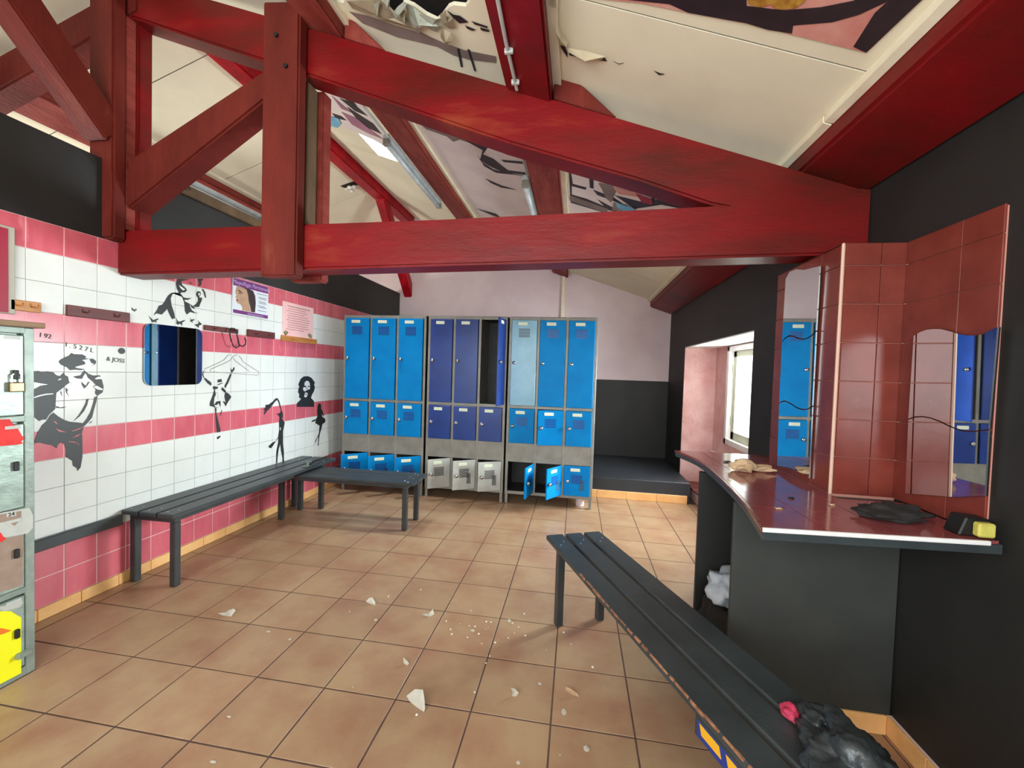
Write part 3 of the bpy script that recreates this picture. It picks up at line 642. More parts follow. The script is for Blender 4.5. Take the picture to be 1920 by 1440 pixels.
# ------------------------------------------------------------------ LOCKERS (back row)
BODY = mat('dark_locker_steel', (52, 52, 50), (38, 38, 38), 8, .6)
def locker_bank(x0, x1, yf, zt, label, front_mats, opens, base=.105, rows=2, depth=.45, fr=LGREY):
    t = empty('locker_bank', ((x0+x1)/2, yf+depth/2, 0), label, 'lockers', 'locker banks along the back')
    st = .028; n = 3; w = (x1-x0-st)/n; yb = yf+depth
    zmid = .47
    b = MB(); b.box(x0, x1, yb-.01, yb, base, zt); b.box(x0, x0+.008, yf, yb, base, zt); b.box(x1-.008, x1, yf, yb, base, zt); b.box(x0, x1, yf, yb, zt-.02, zt); b.box(x0, x1, yf, yb, base, base+.012)
    b.build('body', BODY, t)
    b = MB()
    for k in range(n+1): xx = x0+k*w; b.box(xx, xx+st, yf-.004, yf+.018, base, zt)
    for z in (base, 1.032, zt-.035): b.box(x0, x1, yf-.002, yf+.016, z, z+.032)
    b.box(x0, x1, yf-.002, yf+.016, .455, .66)
    b.build('frame', fr, t, .002)
    for k in range(1, n):
        xx = x0+k*w+st/2; box('divider', fr, (xx-.004, xx+.004, yf+.02, yb-.012, base+.015, zt-.022), t, 0)
    for zz in (.55, 1.048): box('shelf', fr, (x0+.01, x1-.01, yf+.02, yb-.012, zz-.004, zz+.004), t, 0)
    for xx in (x0+.004, x1-.034):
        for yy in (yf, yb-.032): box('leg', LGREY, (xx, xx+.03, yy, yy+.03, .001, base+.002), t, .002)
    for r, (z0, z1) in enumerate(((base+.034, .453), (.662, 1.03), (1.066, zt-.037))):
        for k in range(n):
            mt = front_mats[r][k]; ang = opens[r][k]
            dw = w-st-.006; hx = x0+(k+1)*w-.003; y_ = yf-.008
            b = MB(); b.box(-dw, 0, -.016, 0, z0, z1); d = b.build('door', mt, None, .003)
            hd = []
            vb = MB()
            for s_ in range(6): vb.box(-dw*.72, -dw*.28, -.019, -.015, z1-.10-.016*s_, z1-.092-.016*s_)
            hd.append(vb.build('vent_slots', DBLUE if mt in (BLUE, DBLUE) else LEG, None))
            hd.append(box('number_tag', LABEL, (-dw*.75, -dw*.38, -.019, -.016, z1-.055, z1-.022), None, .0005))
            hl = MB().tube([(-dw+.035, -.016, (z0+z1)/2), (-dw+.035, -.045, (z0+z1)/2)], .018, 12); hd.append(hl.build('knob', CHROME, None, smooth=True))
            if (k, r) == (2, 0) or (k, r) == (1, 0): 
                hd.append(box('sticker', mat('faded_grey_sticker', (60, 120, 160) if mt == BLUE else (128, 130, 126), (20, 60, 90) if mt == BLUE else (90, 92, 90), 90, .6), (-dw*.38, -dw*.2, -.018, -.016, z0+.06, z0+.17), None, .0004))
            for h_ in hd: h_.parent = d
            d.parent = t; d.matrix_parent_inverse = Matrix.Translation(-t.location)
            d.location = (hx, y_, 0); d.rotation_euler.z = math.radians(ang)
    return t
B3 = [BLUE]*3; BLUE_GLARE = mat('glare_blue_enamel', (134, 184, 204), (118, 170, 192), 6, .35)  # paler blue: glare on the door put into its colour
locker_bank(-.25, .73, 3.07, 2.01, 'blue locker bank in the back left corner, lower doors ajar', [B3, B3, B3], [[42, 40, 35], [0, 0, 0], [0, 0, 0]])
locker_bank(.755, 1.64, 3.07, 2.01, 'middle locker bank of the back row, pale grey lower doors standing open', [[LWHITE]*3, [DBLUE]*3, [DBLUE]*3], [[38, 34, 28], [0, 0, 0], [0, 0, 84]])
locker_bank(1.66, 2.59, 3.07, 2.01, 'right locker bank of the back row, blue doors with two lower ones open', [B3, B3, [BLUE_GLARE, BLUE, BLUE]], [[78, 58, 0], [0, 14, 0], [0, 0, 0]])
# pale round foot under the right bank, seen in the photo as a bucket like drum
q = on(1093, 945, 2, 0); b = MB().tube([(2.47, 3.2, .001), (2.47, 3.2, .10)], .045, 20); o = b.build('plastic_pot', PALE, None, smooth=False); tag(o, 'small pale pot under the right end of the back lockers', 'pot')

# ------------------------------------------------------------------ GALVANISED LOCKERS (left foreground)
g = empty('galvanised_locker', (-.21, -.3, 0), 'tall scratched galvanised locker with red and yellow patches at the left edge', 'locker')
gx, gy1, gy0 = 0.0, .178, -.62; HZ = 1.545
box('body', GALV, (XL+.035, gx-.02, gy0, gy1, .012, HZ), g, .004)
rowz = [(.045, .372), (.40, .728), (.758, 1.135), (1.165, 1.52)]
fb = MB(); fb.box(gx-.02, gx+.002, gy1-.034, gy1, .0, HZ+.004)
for z in (.0, .374, .731, 1.138, 1.522): fb.box(gx-.02, gx+.002, gy0, gy1-.03, z, z+.028 if z else .042)
fb.box(gx-.02, gx+.002, -.24, -.215, 0, HZ); fb.box(gx-.02, gx+.002, gy0, gy0+.03, 0, HZ); fb.build('frame', GALV, g, .003)
for i, (z0, z1) in enumerate(rowz):
    for (a, c) in ((-.213, gy1-.037), (gy0+.032, -.242)):
        d = box('door', GALVD, (gx-.016, gx+.004, a, c, z0+.004, z1-.006), g, .003)
        yk = c-.03; zk = (z0+z1)/2
        box('hasp', BLK, (gx+.004, gx+.018, yk-.008, yk+.008, zk-.018, zk+.022), d, .003)
        box('edge_plate', LWHITE, (gx+.0042, gx+.007, c-.062, c-.012, z1-.024, z1-.010), d, .001)
        if i == 3: 
            MB().tube([(gx+.012, yk-.014, zk-.03), (gx+.012, yk-.014, zk+.0), (gx+.012, yk, zk+.012), (gx+.012, yk+.014, zk), (gx+.012, yk+.014, zk-.03)], .0035, 6).build('padlock_shackle', CHROME, d)
            box('padlock', BRASS, (gx+.004, gx+.024, yk-.024, yk+.022, zk-.072, zk-.03), d, .004)
def lp(b, pts, off=.0052, x=gx):
    q = [on(px_, py_, 0, x+off) for px_, py_ in pts]; b.hull(q, [v+Vector((-.0008, 0, 0)) for v in q])
b = MB(); lp(b, [(-60, 790), (18, 786), (22, 792), (34, 804), (40, 815), (46, 822), (40, 828), (44, 832), (30, 834), (-60, 842)]); b.build('scraped_paint_patch', REDP, g)
b = MB(); lp(b, [(-60, 972), (34, 956), (55, 952), (62, 966), (62, 990), (52, 1000), (-60, 1020)], .0046); b.build('scraped_paint_patch', LWHITE, g)
b = MB(); lp(b, [(-60, 975), (40, 958), (40, 972), (28, 986), (12, 978), (-60, 992)], .0052); b.build('scraped_paint_patch', BROWNP, g)
b = MB(); lp(b, [(-60, 1024), (44, 1002), (42, 1098), (-60, 1128)], .0050); b.build('scraped_paint_patch', BROWNP, g)
b = MB(); lp(b, [(-60, 1000), (2, 999), (6, 1006), (12, 1009), (4, 1016), (-60, 1024)], .0058); b.build('scraped_paint_patch', REDP, g)
b = MB(); lp(b, [(-60, 1150), (8, 1146), (20, 1146), (40, 1158), (40, 1262), (0, 1283), (-60, 1310)], .0054); b.build('yellow_sticker', YEL, g)
b = MB(); lp(b, [(-30, 1176), (4, 1178), (22, 1182), (6, 1189), (-30, 1196)], .0062); b.build('arrow_print', ORA, g)
b = MB(); lp(b, [(-20, 1140), (8, 1136), (40, 1124), (44, 1130), (38, 1138), (10, 1146)], .0056); b.build('scraped_paint_patch', LWHITE, g)
b = MB(); lp(b, [(12, 962), (30, 959), (31, 967), (13, 970)], .0060); b.build('number_plate', LWHITE, g)
def text(s, name, mt, origin, ux, uz, size, parent=None, ext=.0006, shear=0, align='CENTER'):
    cu = bpy.data.curves.new(name, 'FONT'); cu.body = s; cu.size = size; cu.extrude = ext; cu.align_x = align; cu.align_y = 'CENTER'; cu.shear = shear
    tmp = bpy.data.objects.new('tmp', cu); COL.objects.link(tmp); dg = bpy.context.evaluated_depsgraph_get()
    me = bpy.data.meshes.new_from_object(tmp.evaluated_get(dg)); bpy.data.objects.remove(tmp)
    me.materials.append(mt); ux = Vector(ux).normalized(); uz = Vector(uz).normalized(); n = ux.cross(uz)
    M4 = Matrix((ux, uz, n)).transposed().to_4x4(); M4.translation = Vector(origin)
    me.transform(M4); return link(name, me, parent)
q = on(21.5, 964.5, 0, gx+.0068); text('24', 'number_text', BLK, q, (0, 1, -.02), (0, 0, 1), .022, g)
q = on(22, 1182, 0, gx)
o = MB().prism([(-.02, 0), (.02, 0), (.026, -.02), (-.026, -.02)], 0, gx+.004, gx+.03); bm_ = o.bm
for v in bm_.verts: v.co += Vector((0, gy1-.05, .12))
o.build('bent_latch', GALV, g, .002)
# wooden board on top
o = box('wooden_board', mat('weathered_board', (150, 124, 98), (130, 104, 80), 10, .7, stretch=(1, .4, 3)), (XL+.03, .035, gy0, gy1+.02, HZ+.005, HZ+.03), None, .004); tag(o, 'weathered wooden board lying on top of the galvanised locker', 'board')

# ------------------------------------------------------------------ THINGS ON THE LEFT WALL
XW = XL+.0012
def wpoly(b, pts, off): q = [on(x, y, 0, XW+off) for x, y in pts]; b.hull(q, [v+Vector((-.0006, 0, 0)) for v in q])
def decal(name, label, blacks, whites=(), reds=(), cat='wall decal', group=None):
    o = None
    for p in blacks:
        b = MB(); wpoly(b, p, .0008); q = b.build('stencil_piece' if o else name, STENCIL, o)
        if not o: o = q; tag(o, label, cat, group)
    for nm, ps, mt in (('white_highlight', whites, TW), ('pink_highlight', reds, TP)):
        for p in ps: b = MB(); wpoly(b, p, .0016); b.build(nm, mt, o)
    return o
def Z(ox, oy, s): return lambda pts: [(ox+x*s, oy+y*s) for x, y in pts]
z1 = Z(50, 640, 160/886)
decal('figure_decal', 'large black stencil of a dancer in a hat, right beside the galvanised locker', [z1(p) for p in (
    [(332, 212), (350, 190), (400, 165), (440, 148), (465, 120), (490, 132), (580, 136), (622, 160), (605, 175), (650, 180), (690, 180), (722, 205), (715, 235), (660, 262), (620, 290), (560, 300), (500, 295), (450, 300), (420, 270), (360, 245)],
    [(60, 310), (120, 305), (150, 312), (220, 310), (270, 315), (310, 350), (345, 360), (385, 325), (402, 352), (430, 365), (445, 430), (410, 455), (370, 490), (310, 535), (305, 600), (298, 700), (270, 730), (235, 760), (200, 815), (170, 812), (130, 828), (95, 800), (60, 770)],
    [(85, 1060), (85, 1030), (120, 940), (160, 870), (205, 830), (245, 765), (280, 740), (330, 780), (390, 815), (450, 835), (560, 845), (582, 850), (590, 900), (575, 950), (580, 1080), (580, 1200), (560, 1310), (530, 1345), (520, 1315), (480, 1290), (475, 1240), (410, 1200), (412, 1130), (395, 1065), (350, 1050), (325, 1075), (312, 1110), (270, 1080), (190, 1065), (130, 1050)],
    [(480, 365), (560, 352), (600, 300), (640, 335), (690, 355), (760, 352), (782, 400), (800, 470), (790, 530), (735, 565), (712, 540), (720, 500), (690, 465), (720, 455), (690, 420), (640, 380), (625, 345), (607, 330), (575, 390), (520, 385)],
    [(590, 440), (615, 462), (640, 420), (655, 420), (630, 460), (600, 490), (575, 450), (570, 420)],
    [(735, 568), (720, 640), (700, 710), (680, 790), (640, 840), (595, 885), (585, 850), (620, 810), (660, 740), (690, 650), (705, 580)],
    [(645, 595), (630, 660), (600, 720), (550, 780), (485, 830), (540, 770), (575, 715), (610, 650), (625, 600)],
    [(300, 670), (350, 685), (415, 678), (380, 693), (310, 692)], [(405, 480), (430, 500), (420, 530), (440, 570), (412, 530)], [(640, 855), (685, 822), (670, 845)],
    [(358, 510), (372, 575), (352, 530)], [(440, 420), (478, 455), (455, 430)])],
    [z1(p) for p in ([(75, 425), (160, 440), (220, 447), (140, 460), (75, 495)], [(60, 585), (130, 560), (200, 545), (275, 540), (275, 548), (200, 556), (130, 572), (60, 595)],
    [(575, 195), (650, 182), (668, 222), (700, 235), (620, 292), (515, 275), (505, 265), (610, 238), (605, 212)], [(708, 385), (750, 365), (785, 378), (790, 395), (760, 392), (720, 395)], [(690, 470), (730, 460), (790, 495), (785, 508), (735, 500)],
    [(322, 405), (350, 385), (362, 392), (340, 402)])],
    [z1(p) for p in ([(275, 825), (300, 835), (330, 865), (300, 850)], [(295, 900), (340, 920), (400, 940), (410, 945), (340, 938)], [(470, 930), (540, 905), (590, 885), (540, 915), (480, 935)], [(430, 1038), (500, 1042), (535, 1060), (550, 1085), (520, 1055), (440, 1045)], [(470, 1003), (520, 975), (570, 958), (530, 985)])])
z8 = Z(240, 500, 1/6)
decal('portrait_decal', 'black stencil of a curled hair woman above the small mirror', [z8(p) for p in (
    [(285, 550), (330, 480), (345, 440), (385, 428), (410, 395), (450, 325), (490, 295), (535, 290), (560, 300), (570, 285), (550, 250), (540, 190), (560, 140), (620, 135), (625, 150), (600, 165), (610, 205), (650, 240), (665, 265), (640, 290), (600, 290), (590, 300), (625, 345), (665, 355), (720, 352), (670, 375), (635, 372), (640, 390), (690, 415), (700, 455), (720, 490), (755, 515), (800, 525), (740, 522), (700, 510), (660, 540), (640, 500), (632, 400), (610, 340), (560, 295), (500, 310), (480, 360), (490, 430), (520, 520), (530, 580), (495, 590), (470, 545), (440, 475), (420, 500), (380, 540), (320, 525)],
    [(785, 140), (840, 135), (850, 145), (825, 165), (830, 190), (815, 215), (795, 225), (800, 180)], [(680, 170), (700, 178), (730, 192), (700, 192)],
    [(830, 248), (850, 255), (870, 290), (880, 350), (868, 350), (850, 290), (835, 262)],
    [(765, 300), (785, 275), (815, 282), (820, 310), (800, 345), (835, 350), (830, 380), (810, 425), (800, 455), (750, 452), (735, 440), (770, 415), (790, 380), (785, 345), (770, 330)],
    [(590, 150), (640, 140), (700, 145), (660, 152), (620, 160)], [(690, 415), (750, 455), (745, 480), (715, 455)])],
    [z8(p) for p in ([(790, 300), (808, 295), (812, 312), (798, 330)], [(572, 205), (610, 230), (645, 258), (620, 268), (590, 240)])])
for lab, pts in (('leftmost small black butterfly decal, alone left of the stencil woman', [(38, 455), (55, 470), (68, 485), (95, 472), (98, 488), (80, 495), (78, 510), (62, 495), (45, 490)]),
    ('black butterfly decal just over the left corner of the small mirror', [(232, 552), (262, 580), (285, 600), (340, 582), (345, 592), (318, 608), (322, 635), (300, 618), (285, 625), (265, 622), (255, 595)]),
    ('large black butterfly decal over the middle of the small mirror', [(538, 570), (560, 610), (580, 618), (640, 598), (640, 610), (610, 630), (612, 668), (585, 640), (565, 655), (540, 640), (548, 615)]),
    ('small black butterfly decal right of the large one', [(695, 572), (712, 595), (750, 590), (742, 605), (725, 610), (728, 635), (712, 618), (695, 615), (705, 600)]),
    ('black butterfly decal over the right corner of the small mirror', [(785, 598), (800, 620), (828, 640), (825, 655), (800, 660), (795, 690), (770, 668), (742, 655), (780, 645), (795, 635)])):
    decal('butterfly_decal', lab, [z8(pts)])
z2 = Z(370, 650, 130/985)
decal('figure_decal', 'small black stencil of a dancer with both arms raised, hanging from the drawn hanger', [z2(p) for p in (
    [(80, 355), (93, 345), (85, 400), (100, 435), (92, 445), (72, 400)], [(95, 455), (110, 440), (160, 480), (190, 500), (205, 530), (190, 555), (140, 515)],
    [(290, 470), (340, 458), (352, 485), (345, 500), (295, 510), (285, 490)], [(270, 545), (330, 520), (370, 505), (350, 525), (300, 545)],
    [(470, 300), (482, 320), (500, 330), (510, 300), (530, 290), (528, 330), (500, 360), (485, 375), (475, 340)], [(465, 388), (492, 385), (470, 440), (440, 520), (415, 560), (400, 595), (385, 560), (410, 510)],
    [(215, 580), (235, 560), (290, 570), (298, 590), (250, 610), (265, 680), (245, 720), (235, 800), (250, 850), (310, 872), (240, 860), (175, 840), (180, 790), (215, 700), (240, 615)],
    [(330, 590), (400, 620), (410, 650), (440, 660), (485, 712), (420, 815), (405, 850), (375, 800), (360, 770), (400, 790), (385, 700), (395, 655), (350, 620)],
    [(245, 860), (275, 880), (270, 940), (290, 1020), (330, 1180), (325, 1215), (280, 1220), (265, 1080), (258, 960)], [(345, 900), (355, 900), (335, 970), (318, 985)], [(270, 780), (330, 770), (330, 860), (320, 840), (300, 800), (280, 830), (240, 830)],
    [(275, 1300), (285, 1280), (330, 1262), (328, 1285), (290, 1318)], [(350, 570), (400, 620), (395, 640), (350, 600)])],
    [z2(p) for p in ([(288, 590), (330, 590), (350, 625), (385, 660), (380, 770), (300, 760), (290, 680)],)])
b = MB()
for loop in ([(565, 115), (520, 130), (495, 155), (465, 195), (400, 230), (190, 320), (180, 355), (470, 375), (850, 405), (878, 390), (870, 355), (650, 215), (620, 160), (590, 130)], [(470, 112), (430, 125), (385, 185), (340, 210), (110, 315), (100, 360), (190, 368)], [(515, 165), (545, 205), (740, 350)]):
    b.tube([on(x, y, 0, XW+.003) for x, y in z2(loop)], .0016, 5)
t = b.build('hanger_decal', mat('grey_wire', (120, 120, 118), rough=.4)); tag(t, 'thin grey coat hanger outline on the white tiles below the hook rail', 'hanger')
z3 = Z(480, 690, 160/1213)
decal('figure_decal', 'tall thin black silhouette of a woman holding a cloth overhead, above the bench', [z3(p) for p in (
    [(280, 655), (310, 650), (345, 635), (352, 605), (335, 545), (315, 475), (300, 455), (270, 480), (210, 560), (150, 620), (118, 668), (112, 640), (130, 605), (105, 590), (135, 565), (135, 525), (180, 520), (240, 475), (270, 440), (300, 425), (330, 462), (350, 540), (362, 600), (378, 630), (385, 690), (370, 715), (395, 755), (410, 775), (400, 820), (385, 900), (385, 1000), (385, 1080), (395, 1180), (398, 1325), (375, 1330), (378, 1290), (355, 1170), (345, 1080), (325, 1150), (310, 1250), (302, 1350), (285, 1355), (290, 1180), (315, 1060), (318, 990), (300, 1020), (270, 1060), (240, 1110), (210, 1142), (172, 1118), (205, 1085), (240, 1055), (280, 1040), (315, 980), (330, 880), (328, 760), (335, 700), (318, 670)],)],
    [z3(p) for p in ([(340, 845), (352, 845), (352, 885), (344, 885)],)])
cp_ = decal('portrait_decal', 'black stencil portrait of a smiling person with long curls, far end of the wall', [z3(p) for p in (
    [(580, 552), (582, 500), (630, 455), (640, 435), (612, 420), (618, 370), (598, 350), (605, 290), (618, 270), (602, 235), (615, 200), (640, 150), (680, 120), (740, 115), (790, 140), (815, 175), (842, 215), (825, 225), (838, 280), (820, 340), (800, 370), (782, 425), (825, 470), (825, 552)],)],
    [z3(p) for p in ([(690, 210), (715, 182), (745, 185), (765, 220), (768, 290), (752, 310), (725, 300), (735, 318), (712, 318), (700, 335), (675, 320), (668, 290), (690, 260)], [(700, 350), (725, 350), (738, 370), (725, 400), (710, 420), (685, 410), (690, 380)])])
for p in ([(680, 262), (700, 250), (716, 262), (712, 276), (690, 274)], [(736, 258), (752, 252), (764, 262), (756, 272), (740, 270)], [(716, 300), (722, 270), (730, 300)], [(696, 372), (724, 366), (726, 378), (704, 384)]):
    b = MB(); wpoly(b, z3(p), .0024); b.build('stencil_piece', STENCIL, cp_)
decal('figure_decal', 'black silhouette of a dancing girl in a ruffled skirt at the shadowed wall end', [z3(p) for p in (
    [(880, 520), (900, 500), (925, 515), (925, 580), (945, 610), (968, 680), (950, 680), (935, 640), (940, 690), (985, 725), (985, 770), (945, 795), (930, 860), (905, 950), (895, 1010), (888, 1110), (878, 1100), (885, 1000), (880, 970), (855, 1040), (825, 1085), (850, 1020), (895, 930), (905, 820), (870, 800), (840, 780), (855, 745), (790, 770), (800, 745), (855, 725), (875, 680), (870, 600)],)])
for k, (lt, px_, py_, sz, rot) in enumerate((('I 92', 86, 630, .034, -.12), ('I . 5 2 7 L', 150, 652, .036, -.2), ('& JOSS', 217, 675, .036, -.12))):
    q = on(px_, py_, 0, XW+.001)
    t = text(lt, 'lettering_decal', STENCIL, q, (0, 1, rot), (0, .12, 1), sz); tag(t, ['small slanted black numerals on the pink tiles above the hat dancer', 'curved row of small worn black letters above the hat', 'small black lettering right of the hat dancer, under a round dot'][k], 'lettering')
q = on(228, 658, 0, XW); b = MB(); b.tube([(XL+.001, q.y, q.z), (XL+.004, q.y, q.z)], .019, 20); t = b.build('round_badge', STENCIL); tag(t, 'small round dark badge on the white tile right of the hat dancer', 'badge')

# small rounded mirror
q0, q1 = on(268, 608, 0, XL), on(376, 722, 0, XL)
ya, yb_ = q0.y, q1.y; za, zb_ = on(320, 722, 0, XL).z, on(320, 611, 0, XL).z
r = .05; pts = []
for cx_, cz_, a0 in ((yb_-r, zb_-r, 0), (ya+r, zb_-r, 90), (ya+r, za+r, 180), (yb_-r, za+r, 270)):
    for k in range(6): a = math.radians(a0+18*k); pts.append((cx_+r*math.cos(a), cz_+r*math.sin(a)))
b = MB(); b.prism(pts, 0, XL+.006, XL+.012); mr = b.build('wall_mirror', MIRROR, None); tag(mr, 'small rounded frameless mirror on the tiled left wall', 'mirror')
b = MB(); b.prism(pts, 0, XL+.001, XL+.0055); b.build('backing', LEG, mr)
# coat rails
def rail(px0, px1, label, mt=MAR, hooks=2):
    a, c = on(*px0, 0, XL), on(*px1, 0, XL)
    z0, z1 = min(a.z, c.z), max(a.z, c.z)
    o = box('coat_rail', mt, (XL+.001, XL+.022, a.y, c.y, z0, z1), None, .003); tag(o, label, 'coat rail', 'coat rails on the tiled wall')
    for k in range(hooks):
        y_ = a.y+(c.y-a.y)*(k+.5)/hooks; zz = (z0+z1)/2
        MB().tube([(XL+.02, y_, zz), (XL+.045, y_, zz-.004), (XL+.05, y_, zz+.012)], .005, 6).build('peg', MAR if mt is MAR else PINE, o)
    return o
rail((122, 571), (239, 605), 'long maroon coat rail left of the small mirror')
rail((381, 609), (443, 626), 'maroon coat rail right of the small mirror, behind the wire hook')
rail((462, 617), (512, 636), 'short maroon coat rail below the purple poster')
rail((526, 628), (591, 646), 'varnished pine rail under the pink notice', PINE)
rail((13, 560), (72, 587), 'varnished pine rail above the galvanised locker', PINE)
# dark wire hooks
za4 = Z(425, 515, 180/1851)
b = MB()
for loop in ([(60, 1080), (90, 1030), (150, 1040), (190, 1100), (205, 1200), (235, 1330), (240, 1380), (180, 1410), (130, 1380), (90, 1280), (60, 1160), (60, 1080)], [(215, 1290), (250, 1360), (310, 1385), (365, 1340), (370, 1280), (345, 1220)]):
    b.tube([on(x, y, 0, XL+.05+.0004*i) for i, (x, y) in enumerate(za4(loop))], .005, 6)
b.tube([(XL+.02, on(440, 622, 0, XL).y, on(440, 622, 0, XL).z), (XL+.052, on(437, 618, 0, XL+.05).y, on(437, 618, 0, XL+.05).z)], .004, 6)
t = b.build('wire_hook', BLK); tag(t, 'bent black wire hooks hanging from a maroon coat rail', 'hook')
# purple poster
def quad(name, mt, pts, off, parent=None, th=.003):
    q = [on(x, y, 0, XL+off) for x, y in pts]; b = MB(); b.hull(q, [v+Vector((-th, 0, 0)) for v in q]); return b.build(name, mt, parent)
Y_a, Y_b = on(434, 560, 0, XL).y, on(501, 560, 0, XL).y
z_t, z_b = on(434, 519, 0, XL).z, on(434, 586, 0, XL).z
z_b2 = on(501, 599, 0, XL).z; z_t2 = on(501, 538, 0, XL).z
z_t = (z_t+z_t2)/2; z_b = (z_b+z_b2)/2
po = box('poster', mat('poster_white', (226, 232, 240), rough=.4), (XL+.001, XL+.012, Y_a, Y_b, z_b, z_t), None, .001); tag(po, 'purple and white poster with a woman\'s face, high on the tiled wall', 'poster')
Hh = z_t-z_b; Wd = Y_b-Y_a
def pr(name, mt, pts, off=.0125): 
    b = MB(); b.prism([(Y_a+u*Wd, z_b+v*Hh) for u, v in pts], 0, XL+off-.0006, XL+off); return b.build(name, mt, po)
pr('purple_band', PURP, [(.01, .78), (.99, .78), (.99, .99), (.01, .99)]); pr('purple_band', PURP, [(.01, .01), (.99, .01), (.99, .11), (.01, .11)])
pr('face', SKIN, [(.10, .77), (.06, .60), (.09, .52), (.07, .46), (.10, .41), (.08, .36), (.12, .30), (.20, .28), (.25, .20), (.24, .12), (.50, .12), (.46, .30), (.46, .60), (.36, .76), (.24, .78)], .0128)
pr('hair', HAIR, [(.24, .78), (.36, .74), (.40, .60), (.42, .42), (.46, .30), (.50, .12), (.60, .13), (.62, .40), (.60, .62), (.54, .75), (.44, .78)], .0132)
pr('brow', HAIR, [(.12, .66), (.17, .68), (.26, .62), (.27, .60), (.18, .64)], .0132); pr('eye', HAIR, [(.13, .60), (.18, .615), (.23, .585), (.18, .58)], .0132); pr('lips', CRIM, [(.08, .40), (.13, .405), (.16, .38), (.09, .365)], .0132)
for k, (u0, u1, v) in enumerate(((.66, .96, .70), (.70, .94, .60), (.72, .94, .56), (.70, .92, .47), (.72, .94, .43), (.68, .90, .34), (.72, .94, .30), (.68, .94, .20))):
    pr('text_line', TXT, [(u0, v), (u1, v), (u1, v+.018), (u0, v+.018)])
text('Maquillage Permanent', 'title_text', LAV, (XL+.0135, Y_a+Wd/2, z_b+.885*Hh), (0, 1, 0), (0, 0, 1), .047, po, shear=.3)
text('www.permanent.fr', 'footer_text', LAV, (XL+.0135, Y_a+Wd*.62, z_b+.055*Hh), (0, 1, 0), (0, 0, 1), .024, po)
# pink notice
ya, yb_ = on(529, 600, 0, XL).y, on(587, 600, 0, XL).y
z0 = (on(529, 626, 0, XL).z+on(586, 638, 0, XL).z)/2; z1_ = (on(529, 564, 0, XL).z+on(587, 578, 0, XL).z)/2
nt_ = box('paper_notice', PINKPAPER, (XL+.001, XL+.003, ya, yb_, z0, z1_), None, 0); tag(nt_, 'pink paper notice with rows of text above the pine rail', 'notice')
for k in range(11):
    v = z1_-.03-(z1_-z0-.08)*k/11; w0 = ya+.05+random.uniform(0, .04); w1_ = yb_-.05-random.uniform(0, .1)
    box('text_line', mat('rose_text', (196, 130, 128)) if k else mat('dark_rose_text', (150, 100, 90)), (XL+.003, XL+.0036, w0, w1_, v-.009, v-.002), nt_, 0)
for yy in (ya+.05, yb_-.05): crumple('flower_print', (XL+.0034, yy, z0+.03), (.0005, .028, .018), mat('sage_print', (150, 148, 96), (110, 120, 90), 60), int(yy*100), 2, .5, parent=nt_)
# crimson framed board at left edge
yy = on(8, 500, 0, XL).y
fr_ = box('framed_board', mat('grey_frame', (176, 172, 156), rough=.5), (XL+.001, XL+.022, yy-.55, yy+.028, on(8, 588, 0, XL).z, on(8, 424, 0, XL).z), None, .003); tag(fr_, 'crimson board with a grey frame at the left edge above the galvanised locker', 'board')
box('crimson_face', CRIM, (XL+.022, XL+.025, yy-.53, yy, on(8, 586, 0, XL).z, on(8, 429, 0, XL).z), fr_, 0)

# ------------------------------------------------------------------ LOOSE THINGS
q = on(1398, 884, 2, ZC)
rg = crumple('rag', (q.x-.01, q.y, ZC+.026), (.055, .045, .032), RAG, 11, 4, .28, flat=-.025); tag(rg, 'crumpled beige rag on the tiled counter', 'rag')
q = on(1428, 884, 2, ZC); crumple('rag_end', (q.x, q.y, ZC+.016), (.05, .035, .018), RAG, 13, 4, .3, flat=-.0155, parent=rg)
q = on(1300+10, 845, 2, ZC)
q = on(1363, 867, 2, ZC); cr_ = crumple('grime_crumb', (q.x, q.y, ZC+.004), (.022, .01, .004), BLK, 3, 2, .4, flat=-.0035); tag(cr_, 'tiny dark crumb on the counter tiles left of the rag', 'crumb')
for k, (x, y, lab) in enumerate(((1484, 935, 'small dark plaster crumb on the counter near its grout joint'), (1460, 955, 'pale plaster crumb on the counter, nearest the front corner'), (1560, 948, 'plaster crumb on the counter below the pier corner'))):
    q = on(x, y, 2, ZC); c_ = crumple('plaster_crumb', (q.x, q.y, ZC+.003), (.01, .007, .004), BLK if k == 0 else RAG, 20+k, 2, .4, flat=-.003); tag(c_, lab, 'crumb')
# dark cloth and tape at the counter's right end
o = crumple('dark_cloth', (3.50, .32, ZC+.018), (.10, .07, .022), CLOTHB, 31, 4, .3, flat=-.0175); tag(o, 'dark crumpled cloth on the right end of the counter', 'cloth')
t = empty('tape_dispenser', (3.64, .20, ZC), 'small dark holder with a pale yellow roll at the right end of the counter', 'holder')
b = MB(); b.prism([(3.59, ZC+.001), (3.68, ZC+.001), (3.68, ZC+.055), (3.61, ZC+.06)], 1, .175, .235); b.build('holder', BLK, t, .004)
b = MB(); b.box(3.625, 3.672, .150, .176, ZC+.006, ZC+.05); b.build('yellow_face', mat('pale_yellow_foam', (206, 196, 96), (190, 178, 80), 40, .8), t, .005)
# rubbish under the counter
o = crumple('plastic_bag', (3.18, .93, .365), (.075, .12, .065), BAGW, 51, 4, .35); tag(o, 'crumpled translucent white plastic bag on the dark cloth under the counter', 'bag')
o = crumple('cloth_heap', (3.21, .90, .15), (.13, .19, .15), CLOTHB, 53, 4, .22, flat=-.148); tag(o, 'black cloth heap on the floor in the counter opening', 'cloth')
